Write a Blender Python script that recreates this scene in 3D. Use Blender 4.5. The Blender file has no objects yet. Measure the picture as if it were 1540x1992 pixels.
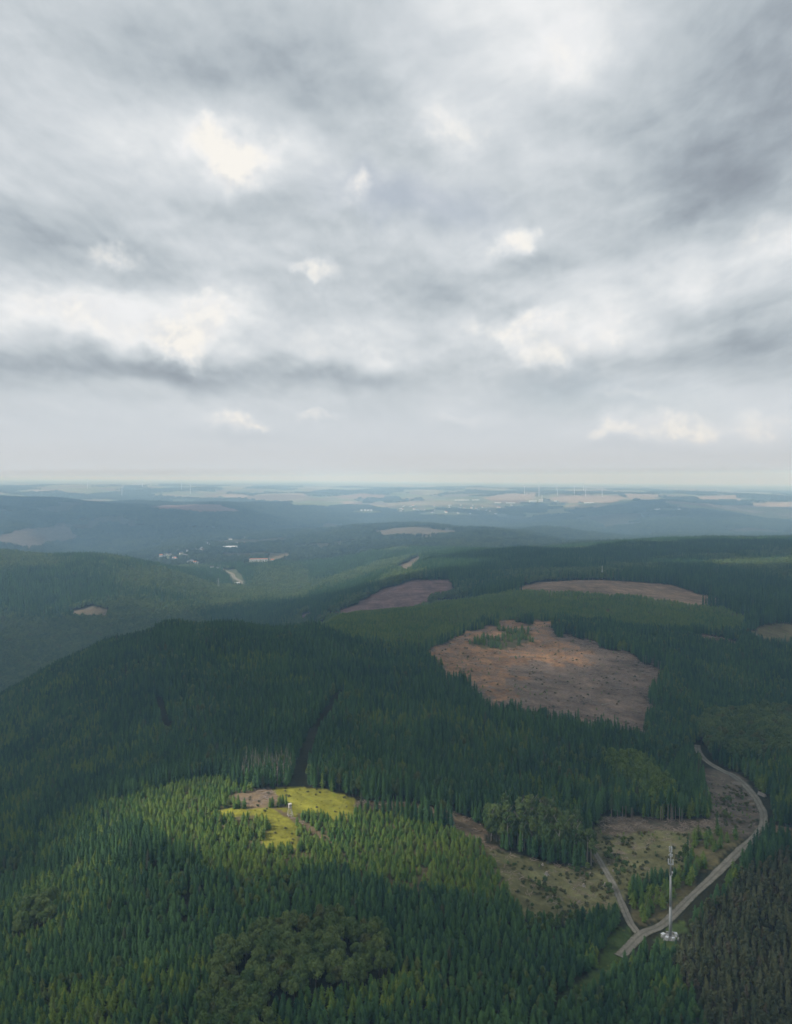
import bpy, bmesh, math, random
import numpy as np
from mathutils import Matrix, Vector

random.seed(7)
rng = np.random.default_rng(11)
sc = bpy.context.scene
col = sc.collection
D2R = math.radians

# ------------------------------------------------------------------ camera
W, H, F = 1540.0, 1992.0, 1510.0          # photograph pixels, focal length in pixels
CAM = np.array([0.0, 0.0, 216.0])
PITCH, ROLL = D2R(2.6), D2R(-0.42)
Mcam = Matrix.Rotation(math.pi / 2 - PITCH, 4, 'X') @ Matrix.Rotation(ROLL, 4, 'Z')
cam_d = bpy.data.cameras.new('camera')
cam = bpy.data.objects.new('camera', cam_d)
col.objects.link(cam)
cam.matrix_world = Matrix.Translation(Vector(CAM)) @ Mcam
cam_d.sensor_fit = 'VERTICAL'
cam_d.sensor_height = 36.0
cam_d.lens = 36.0 * F / H
cam_d.clip_start = 1.0
cam_d.clip_end = 200000.0
sc.camera = cam
RC = np.array(Mcam.to_3x3())               # camera -> world


def ray(u, v):
    d = RC @ np.array([(u - W / 2) / F, (H / 2 - v) / F, -1.0])
    return d


def project(x, y, z):
    p = np.stack([x - CAM[0], y - CAM[1], z - CAM[2]], -1) @ RC
    w = -p[..., 2]
    w = np.where(w < 1e-3, 1e-3, w)
    return W / 2 + F * p[..., 0] / w, H / 2 - F * p[..., 1] / w


# ------------------------------------------------------------------ sun direction, exposure
SUN_EL = D2R(43.0)
SUN_AZ = D2R(-99.0)                        # clockwise from +Y: from the left, a little behind
TO_SUN = np.array([math.sin(SUN_AZ) * math.cos(SUN_EL), math.cos(SUN_AZ) * math.cos(SUN_EL), math.sin(SUN_EL)])
sun_d = bpy.data.lights.new('sun', 'SUN')
sun_d.energy = 5.0
sun_d.angle = D2R(0.5)
sun_d.color = (1.0, 0.965, 0.95)
sun = bpy.data.objects.new('sun', sun_d)
col.objects.link(sun)
sun.rotation_euler = Vector(TO_SUN).to_track_quat('Z', 'Y').to_euler()
vs = sc.view_settings
vs.view_transform = 'Standard'
vs.look = 'None'
vs.exposure = 0.0
vs.gamma = 1.0
sc.cycles.volume_bounces = 2
sc.cycles.use_denoising = True


# ------------------------------------------------------------------ node helper
class NT:
    def __init__(self, tree):
        self.t = tree
        tree.nodes.clear()

    def n(self, kind, **kw):
        nd = self.t.nodes.new(kind)
        for k, v in kw.items():
            if k.startswith('i_'):
                key = k[2:]
                nd.inputs[int(key) if key.isdigit() else key.replace('_', ' ')].default_value = v
            else:
                setattr(nd, k, v)
        return nd

    def put(self, sock, val):
        if isinstance(val, bpy.types.NodeSocket):
            self.t.links.new(val, sock)
        elif val is not None:
            sock.default_value = val

    def math(self, op, a, b=None, c=None, clamp=False):
        nd = self.n('ShaderNodeMath', operation=op, use_clamp=clamp)
        self.put(nd.inputs[0], a)
        self.put(nd.inputs[1], b)
        self.put(nd.inputs[2], c)
        return nd.outputs[0]

    def vmath(self, op, a, b=None, scale=None):
        nd = self.n('ShaderNodeVectorMath', operation=op)
        self.put(nd.inputs[0], a)
        self.put(nd.inputs[1], b)
        if scale is not None:
            self.put(nd.inputs['Scale'], scale)
        return nd.outputs['Value'] if op in ('LENGTH', 'DOT_PRODUCT', 'DISTANCE') else nd.outputs[0]

    def noise(self, vec, scale, detail=4, rough=0.55, dist=0.0, dims='3D', out=0):
        nd = self.n('ShaderNodeTexNoise', noise_dimensions=dims)
        self.put(nd.inputs['Vector'], vec)
        nd.inputs['Scale'].default_value = scale
        nd.inputs['Detail'].default_value = detail
        nd.inputs['Roughness'].default_value = rough
        nd.inputs['Distortion'].default_value = dist
        return nd.outputs[out]

    def smooth(self, x, a, b, lo=0.0, hi=1.0):
        nd = self.n('ShaderNodeMapRange', interpolation_type='SMOOTHSTEP')
        self.put(nd.inputs[0], x)
        for i, v in ((1, a), (2, b), (3, lo), (4, hi)):
            nd.inputs[i].default_value = v
        return nd.outputs[0]

    def mix(self, fac, a, b, blend='MIX'):
        nd = self.n('ShaderNodeMix', data_type='RGBA', blend_type=blend)
        self.put(nd.inputs[0], fac)
        self.put(nd.inputs[6], a)
        self.put(nd.inputs[7], b)
        return nd.outputs[2]

    def xyz(self, x, y, z):
        nd = self.n('ShaderNodeCombineXYZ')
        self.put(nd.inputs[0], x)
        self.put(nd.inputs[1], y)
        self.put(nd.inputs[2], z)
        return nd.outputs[0]

    def sep(self, v):
        nd = self.n('ShaderNodeSeparateXYZ')
        self.put(nd.inputs[0], v)
        return nd.outputs


def rgb(r, g, b):
    return (r, g, b, 1.0)


def srgb(r, g, b):
    f = lambda c: (c / 255 / 12.92) if c / 255 <= 0.04045 else ((c / 255 + 0.055) / 1.055) ** 2.4
    return (f(r), f(g), f(b), 1.0)


# ------------------------------------------------------------------ world: Nishita sky under broken cloud
world = bpy.data.worlds.new('World')
sc.world = world
world.use_nodes = True


def azel(u, v):
    d = ray(u, v)
    d = d / np.linalg.norm(d)
    return math.atan2(d[0], d[1]), math.asin(d[2])


def build_world():
    t = NT(world.node_tree)
    sky = t.n('ShaderNodeTexSky', sky_type='NISHITA', sun_disc=False)
    sky.sun_elevation = SUN_EL
    sky.sun_rotation = SUN_AZ
    sky.altitude = 600
    sky.dust_density = 2.0
    tc = t.n('ShaderNodeTexCoord')
    d = tc.outputs['Generated']
    x, y, z = t.sep(d)
    el = t.math('ARCSINE', z)
    az = t.math('ARCTAN2', x, y)
    # bearing and height angle, drawn closer together towards the horizon as a cloud layer is
    e_ = t.math('ADD', t.math('MAXIMUM', el, 0.0), 0.30)
    q = t.xyz(t.math('DIVIDE', az, e_), t.math('MULTIPLY', t.math('LOGARITHM', e_, 2.718281828), 1.5), 0.0)
    # warped angular position for the single clouds
    ae = t.xyz(az, el, 0.0)
    w1 = t.vmath('SCALE', t.vmath('SUBTRACT', t.noise(ae, 6.0, 3, 0.5, out=1), (0.5, 0.5, 0.5)), None, 0.10)
    w2 = t.vmath('SCALE', t.vmath('SUBTRACT', t.noise(ae, 20.0, 5, 0.55, out=1), (0.5, 0.5, 0.5)), None, 0.06)
    pw = t.vmath('ADD', ae, t.vmath('ADD', w1, w2))
    pw1 = t.vmath('ADD', ae, w1)

    def blobs(lst, pos, amp=1.0):
        tot = None
        for (u, v, ru, rv, wgt) in lst:
            a0, e0 = azel(u, v)
            dv = t.vmath('MULTIPLY', t.vmath('SUBTRACT', pos, (a0, e0, 0.0)), (F / ru, F / rv, 0.0))
            g = t.smooth(t.vmath('LENGTH', dv), 0.0, 1.0, wgt * amp, 0.0)
            tot = g if tot is None else t.math('ADD', tot, g)
        return tot

    PUFFS = [
        (468, 290, 120, 95, 1.05), (400, 262, 150, 60, 0.45), (362, 652, 115, 68, 1.0), (80, 600, 170, 66, 0.62), (230, 642, 160, 60, 0.55),
        (420, 605, 90, 55, 0.5), (1000, 640, 120, 58, 0.85), (1080, 695, 140, 50, 0.68), (1170, 630, 110, 80, 0.5), (880, 235, 120, 85, 0.6),
        (1130, 50, 220, 120, 0.5), (690, 388, 70, 44, 0.72), (985, 465, 70, 48, 0.8), (580, 525, 56, 26, 0.7), (632, 520, 65, 42, 0.5),
        (465, 806, 105, 32, 0.75), (530, 808, 44, 22, 0.55), (1200, 840, 85, 32, 0.78), (1320, 822, 100, 54, 0.78), (1485, 800, 110, 60, 0.65),
        (635, 820, 56, 20, 0.55), (850, 810, 54, 30, 0.55), (910, 800, 70, 24, 0.4), (1380, 550, 130, 60, 0.45), (1510, 455, 100, 70, 0.55), (240, 527, 74, 38, 0.55),
        (600, 680, 90, 52, 0.5), (730, 695, 75, 44, 0.42), (1200, 765, 110, 30, 0.4)]

    def layer(vec):
        return t.noise(vec, 2.7, 9, 0.5, 0.3)

    def layer2(vec):
        return t.noise(vec, 8.5, 8, 0.55, 0.2)
    base, fine = layer(q), layer2(q)
    # light catches the upper sides of the billows, their undersides stay grey
    lift = t.vmath('ADD', q, (0.02, 0.075, 0.0))
    lift2 = t.vmath('ADD', q, (0.006, 0.024, 0.0))
    rel = t.math('SUBTRACT', base, layer(lift))
    rel2 = t.math('SUBTRACT', fine, layer2(lift2))
    rel = t.math('ADD', t.math('MULTIPLY', rel, 1.0), t.math('MULTIPLY', rel2, 0.6))
    f = t.math('ADD', t.math('MULTIPLY', t.math('SUBTRACT', base, 0.5), 0.66),
               t.math('MULTIPLY', t.math('SUBTRACT', fine, 0.5), 0.18))
    f = t.math('ADD', f, t.math('MULTIPLY', rel, 0.85))
    # broad light and dark areas of the layer
    broad = blobs([
        (480, 130, 430, 170, -0.30), (1490, 140, 330, 520, -0.46), (960, 175, 300, 90, -0.14), (1330, 390, 380, 130, -0.20),
        (140, 520, 260, 100, -0.24), (390, 560, 200, 90, -0.15), (130, 700, 520, 46, -0.34), (620, 736, 380, 40, -0.28),
        (1360, 690, 430, 50, -0.32), (1000, 560, 330, 80, -0.15), (60, 430, 200, 80, -0.18), (360, 420, 200, 70, -0.14),
        (1060, 30, 360, 190, 0.40), (120, 260, 380, 140, 0.12), (640, 270, 180, 130, 0.10), (1000, 255, 360, 140, 0.22),
        (440, 285, 300, 130, 0.24), (560, 440, 300, 100, 0.12), (1130, 650, 330, 130, 0.24), (1350, 560, 330, 90, 0.20),
        (100, 620, 300, 100, 0.26), (330, 645, 280, 90, 0.24), (640, 670, 280, 70, 0.14), (1510, 460, 180, 110, 0.22),
        (1380, 815, 400, 80, 0.14), (470, 806, 240, 40, 0.06)], pw1)
    # every bright cloud sits in a paler body with a grey underside
    body = [(u, v + 4, ru * 1.9, rv * 1.9, 0.20 * w) for (u, v, ru, rv, w) in PUFFS if ru >= 70]
    under = [(u + 8, v + rv * 1.05, ru * 1.5, rv * 0.75, -0.30 * w) for (u, v, ru, rv, w) in PUFFS if ru >= 70]
    broad = t.math('ADD', broad, blobs(body + under, pw))
    hz = t.smooth(el, 0.02, 0.20)           # structure washes out in the distance
    f = t.math('MULTIPLY', f, t.math('MULTIPLY_ADD', hz, 0.75, 0.25))
    f = t.math('ADD', f, broad)
    puffs = blobs(PUFFS, pw)
    puffn = t.noise(ae, 17.0, 8, 0.6, 0.2)
    c = t.math('ADD', puffs, t.math('MULTIPLY', t.math('SUBTRACT', puffn, 0.5), 1.0))
    glow = t.smooth(c, -0.05, 1.0, 0.0, 0.42)
    f = t.math('ADD', f, t.math('MULTIPLY', glow, t.smooth(puffs, 0.0, 0.5)))
    ramp = t.n('ShaderNodeValToRGB')
    ramp.color_ramp.interpolation = 'B_SPLINE'
    els = ramp.color_ramp.elements
    els[0].position, els[0].color = 0.0, srgb(138, 146, 156)
    els[1].position, els[1].color = 1.0, srgb(246, 247, 248)
    for p_, c_ in ((0.25, srgb(172, 182, 190)), (0.45, srgb(196, 204, 209)), (0.62, srgb(212, 218, 223)), (0.8, srgb(228, 232, 234))):
        e = els.new(p_)
        e.color = c_
    t.put(ramp.inputs[0], t.math('MULTIPLY_ADD', f, 0.78, 0.52, clamp=True))
    deck = ramp.outputs[0]
    # pale air towards the horizon
    deck = t.mix(t.smooth(el, 0.0, 0.15, 0.9, 0.0), deck, srgb(215, 222, 230))
    # bright cumulus lit by the sun
    liftp = t.vmath('ADD', ae, (0.006, 0.013, 0.0))
    prel = t.math('SUBTRACT', puffn, t.noise(liftp, 17.0, 8, 0.6, 0.2))
    cov = t.smooth(c, 0.15, 1.1)
    cb = t.smooth(t.math('ADD', c, t.math('MULTIPLY', prel, 3.6)), 0.10, 1.15)
    pc = t.mix(cb, srgb(214, 217, 220), srgb(255, 250, 240))
    out = t.mix(t.math('MULTIPLY', cov, 0.72), deck, pc)
    # thin blue-grey openings, the clear sky behind shows a little
    gaps = blobs([(720, 380, 170, 55, 0.9), (870, 405, 190, 65, 0.8), (1240, 775, 240, 70, 0.5), (1080, 770, 180, 50, 0.4)], pw)
    skyc = t.vmath('SCALE', sky.outputs[0], None, 0.1)
    gap = t.math('MULTIPLY', t.math('MULTIPLY', gaps, t.math('SUBTRACT', 1.0, cov)), 0.33, clamp=True)
    out = t.mix(t.math('ADD', gap, 0.03, clamp=True), out, skyc)
    bg = t.n('ShaderNodeBackground')
    t.put(bg.inputs[0], out)
    bg.inputs[1].default_value = 1.0
    o = t.n('ShaderNodeOutputWorld')
    t.put(o.inputs[0], bg.outputs[0])


build_world()
world.cycles.sampling_method = 'MANUAL'
world.cycles.sample_map_resolution = 256


# ------------------------------------------------------------------ numpy noise
def vnoise(x, y, seed=0):
    xi, yi = np.floor(x).astype(np.int64), np.floor(y).astype(np.int64)
    fx, fy = x - xi, y - yi
    fx, fy = fx * fx * (3 - 2 * fx), fy * fy * (3 - 2 * fy)

    def h(a, b):
        n = (a * 374761393 + b * 668265263 + seed * 974634777) & 0xFFFFFFFF
        n = ((n ^ (n >> 13)) * 1274126177) & 0xFFFFFFFF
        return ((n ^ (n >> 16)) & 0xFFFF) / 65535.0
    return (h(xi, yi) * (1 - fx) + h(xi + 1, yi) * fx) * (1 - fy) + (h(xi, yi + 1) * (1 - fx) + h(xi + 1, yi + 1) * fx) * fy


def fbm(x, y, oct=4, seed=0):
    s, a, n = 0.0, 0.5, 0.0
    for i in range(oct):
        s = s + a * vnoise(x * 2 ** i, y * 2 ** i, seed + i)
        n += a
        a *= 0.5
    return s / n


# ------------------------------------------------------------------ terrain: control points (pixel, distance, height of the wood that hides the ground)
CP = [
    (1303, 1822, 355, 0), (1240, 1815, 357, 0), (1480, 1590, 476, 0), (1430, 1510, 548, 0), (1360, 1460, 600, 0), (1155, 1660, 434, 0),
    (1050, 1720, 395, 0), (1400, 1693, 405, 0), (1520, 1850, 345, 0), (1520, 1720, 395, 0), (1450, 1980, 295, 0), (1000, 1980, 290, 0),
    (700, 1640, 420, 0), (600, 1560, 468, 0), (640, 1540, 482, 0), (470, 1550, 474, 0), (250, 1570, 470, 0), (860, 1585, 455, 0), (940, 1620, 440, 0),
    (600, 1960, 282, 0), (200, 1960, 290, 0), (0, 1960, 300, 0), (0, 1750, 410, 0), (0, 1600, 530, 0), (150, 1480, 620, 0), (0, 1450, 730, 0),
    (0, 1345, 900, 12), (100, 1290, 900, 12), (200, 1243, 900, 12), (330, 1205, 890, 12), (450, 1208, 900, 12), (600, 1212, 920, 12),
    (750, 1245, 840, 14), (830, 1265, 850, 0), (1000, 1213, 1000, 0), (1100, 1300, 800, 0), (1250, 1400, 672, 0), (1290, 1310, 790, 0), (1130, 1237, 930, 0),
    (900, 1400, 600, 12), (1100, 1450, 560, 12), (700, 1420, 570, 12), (400, 1400, 610, 12), (300, 1300, 740, 12),
    (1540, 1400, 690, 12), (1540, 1250, 960, 12), (1420, 1250, 950, 0), (1400, 1350, 760, 12),
    (655, 1187, 1130, 12), (770, 1172, 1150, 12), (880, 1157, 1170, 12), (1000, 1150, 1220, 6), (1180, 1145, 1260, 6), (1300, 1158, 1230, 6), (1450, 1200, 1080, 6),
    (790, 1132, 1600, 0), (870, 1130, 1600, 0), (700, 1178, 1440, 0), (640, 1195, 1400, 0),
    (1010, 1142, 1400, 0), (1170, 1128, 1450, 0), (1300, 1140, 1400, 0), (1400, 1170, 1250, 0), (1540, 1215, 1080, 0),
    (1540, 1047, 2300, 18), (1400, 1046, 2350, 18), (1240, 1052, 2300, 18), (1000, 1066, 2150, 18), (830, 1086, 2000, 18), (700, 1145, 1800, 0),
    (450, 1120, 2500, 0), (360, 1075, 3100, 0), (500, 1096, 2700, 0), (600, 1150, 2150, 0), (480, 1190, 1750, 0),
    (0, 1065, 2200, 18), (200, 1075, 2150, 18), (330, 1100, 2150, 18), (430, 1137, 2100, 18), (100, 1200, 1700, 0), (0, 1300, 1400, 0), (200, 1225, 1580, 0),
    (0, 966, 5500, 18), (120, 965, 5500, 18), (250, 972, 5500, 18), (380, 981, 5300, 0), (470, 996, 5000, 0), (100, 1052, 3800, 0), (300, 1042, 4000, 0), (500, 1037, 4500, 0), (60, 1025, 3700, 0),
    (560, 1037, 3800, 18), (700, 1022, 4000, 18), (850, 1018, 4000, 18), (1000, 1030, 3800, 18), (1150, 1046, 3500, 18), (600, 1080, 3000, 0), (800, 1062, 3000, 0),
    (1280, 970, 6500, 18), (1330, 972, 6500, 18), (1160, 986, 6500, 18), (1000, 1006, 6200, 18), (1400, 980, 6500, 18), (1540, 990, 6200, 18), (1200, 1037, 4800, 0), (1450, 1032, 4800, 0), (1540, 1040, 4500, 0),
    (700, 990, 6500, 0), (900, 975, 7500, 0), (1100, 962, 8500, 0), (1170, 966, 8300, 0), (600, 962, 9000, 0), (170, 950, 9500, 0), (350, 958, 9000, 0), (1450, 964, 9500, 0),
]
for u in (-300, 100, 500, 900, 1300, 1850):
    CP += [(u, 944 + (u - 770) * 0.0073, 16000, 0), (u, 938.5 + (u - 770) * 0.0073, 30000, 0), (u, 935 + (u - 770) * 0.0073, 60000, 0)]
pts = []
for (u, v, D, th) in CP:
    d = ray(u, v)
    s = D / d[1]
    p = CAM + d * s
    pts.append((math.atan2(p[0], p[1]), math.hypot(p[0], p[1]), p[2] - th))
# hidden dips behind the crests and ground outside the frame
HID = [(100, 1250, -120), (330, 1250, -115), (560, 1230, -75), (0, 1150, -130), (620, 1280, -40), (100, 2800, -90), (0, 3000, -95), (300, 2700, -100), (760, 1320, -20), (880, 1350, -12),
       (600, 4900, -120), (900, 4900, -115), (1150, 4600, -120), (700, 5500, -95), (1250, 3200, -70), (1450, 3300, -80), (1540, 3600, -95), (1000, 2800, -55),
       (1280, 7600, -20), (1450, 7600, -20), (150, 7000, -20), (350, 7000, -15), (1250, 1750, 0), (1450, 1700, 5), (1000, 1700, 0),
       (-700, 300, -10), (-700, 600, -70), (-700, 1500, -130), (2200, 300, -5), (2200, 700, 5), (2200, 1500, 15), (2200, 3000, -30), (-700, 3500, -40),
       (770, 200, 8), (100, 200, 4), (1450, 200, -2), (-700, 200, 0), (2200, 200, -8), (1540, 560, 6), (1480, 700, -6)]
for (u, D, z) in HID:
    pts.append((math.atan((u - W / 2) / F), D * math.sqrt(1 + ((u - W / 2) / F) ** 2), z))
pts = np.array(pts)
TS = 2.6


def kern(a, b):
    r2 = ((a[:, None, 0] - b[None, :, 0]) * TS) ** 2 + (a[:, None, 1] - b[None, :, 1]) ** 2
    return np.sqrt(r2 + 0.0016)


PN = np.stack([pts[:, 0], np.log(pts[:, 1])], -1)
K = kern(PN, PN)
n_ = len(PN)
A = np.zeros((n_ + 1, n_ + 1))
A[:n_, :n_] = K - 0.004 * np.eye(n_)
A[:n_, n_] = 1
A[n_, :n_] = 1
wts = np.linalg.solve(A, np.append(pts[:, 2], 0))

TH = np.concatenate([np.linspace(-math.pi, -0.62, 40)[:-1], np.linspace(-0.62, 0.62, 330), np.linspace(0.62, math.pi, 40)[1:]])
LD = np.concatenate([np.linspace(math.log(10), math.log(190), 12)[:-1], np.linspace(math.log(190), math.log(1700), 340)[:-1],
                     np.linspace(math.log(1700), math.log(12000), 210)[:-1], np.linspace(math.log(12000), math.log(60000), 60)])
TT, LL = np.meshgrid(TH, LD)
GX, GY = np.exp(LL) * np.sin(TT), np.exp(LL) * np.cos(TT)
tc_ = np.clip(TT, -0.85, 0.85)
lc_ = np.maximum(LL, math.log(195))
q_ = np.stack([tc_.ravel(), lc_.ravel()], -1)
GZ = np.concatenate([kern(q_[i:i + 20000], PN) @ wts[:n_] + wts[n_] for i in range(0, len(q_), 20000)]).reshape(TT.shape)
DD = np.exp(LL)
GZ += (fbm(GX / 90, GY / 90, 4, 3) - 0.5) * np.clip(DD / 500, 0.15, 1) * 7
GZ += (fbm(GX / 420, GY / 420, 5, 9) - 0.5) * np.clip((DD - 1200) / 2500, 0, 1) * 55 * np.clip((30000 - DD) / 20000, 0, 1)
GZ += (fbm(GX / 1050, GY / 1050, 4, 19) - 0.5) * 85 * np.clip((DD - 2700) / 1500, 0, 1) * np.clip((14000 - DD) / 5000, 0, 1)
GZ += (fbm(GX / 12, GY / 12, 3, 5) - 0.5) * 0.8 * np.clip((1600 - DD) / 800, 0, 1)
wrap = np.clip((np.abs(TT) - 0.9) / 1.2, 0, 1)
GZ = GZ * (1 - wrap) - 20 * wrap
it_, il_ = np.arange(len(TH)), np.arange(len(LD))


def zat(x, y):
    x, y = np.asarray(x, float), np.asarray(y, float)
    a = np.interp(np.arctan2(x, y), TH, it_)
    b = np.interp(np.log(np.maximum(np.hypot(x, y), 10)), LD, il_)
    a0 = np.minimum(a.astype(int), len(TH) - 2)
    b0 = np.minimum(b.astype(int), len(LD) - 2)
    fa, fb = a - a0, b - b0
    return (GZ[b0, a0] * (1 - fa) + GZ[b0, a0 + 1] * fa) * (1 - fb) + (GZ[b0 + 1, a0] * (1 - fa) + GZ[b0 + 1, a0 + 1] * fa) * fb


def ground_at(u, v, d0=150.0, d1=60000.0):
    """where the ray through a pixel first meets the ground between two distances"""
    d = ray(u, v)
    d = d / math.hypot(d[0], d[1])
    s = np.exp(np.linspace(math.log(d0), math.log(d1), 4000))
    zz = CAM[2] + d[2] * s - zat(d[0] * s, d[1] * s)
    k = np.argmax(zz < 0) if (zz < 0).any() else len(s) - 1
    x, y = d[0] * s[k], d[1] * s[k]
    return np.array([x, y, float(zat(x, y))])


# ------------------------------------------------------------------ what grows where (outlines on the ground)
FOREST, YOUNG, GRASS, BARE, BROAD, PINE, SPARSE, FIELD, SAPLING = range(9)


def inpoly(u, v, poly):
    p = np.array(poly, float)
    res = np.zeros(u.shape, bool)
    j = len(p) - 1
    for i in range(len(p)):
        xi, yi, xj, yj = p[i, 0], p[i, 1], p[j, 0], p[j, 1]
        c = ((yi > v) != (yj > v)) & (u < (xj - xi) * (v - yi) / ((yj - yi) if yj != yi else 1e-9) + xi)
        res ^= c
        j = i
    return res


C_FLOOR = (0.030, 0.030, 0.016)
C_MEAD = (0.185, 0.178, 0.026)
C_BROWN = (0.135, 0.098, 0.058)
C_ORANGE = (0.250, 0.145, 0.078)
C_GREYB = (0.115, 0.088, 0.076)
C_OLIVE = (0.110, 0.094, 0.046)
C_MAUVE = (0.140, 0.088, 0.080)
C_PALE = (0.250, 0.205, 0.150)
C_GREENF = (0.105, 0.130, 0.062)
C_TAN = (0.190, 0.130, 0.085)
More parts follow.
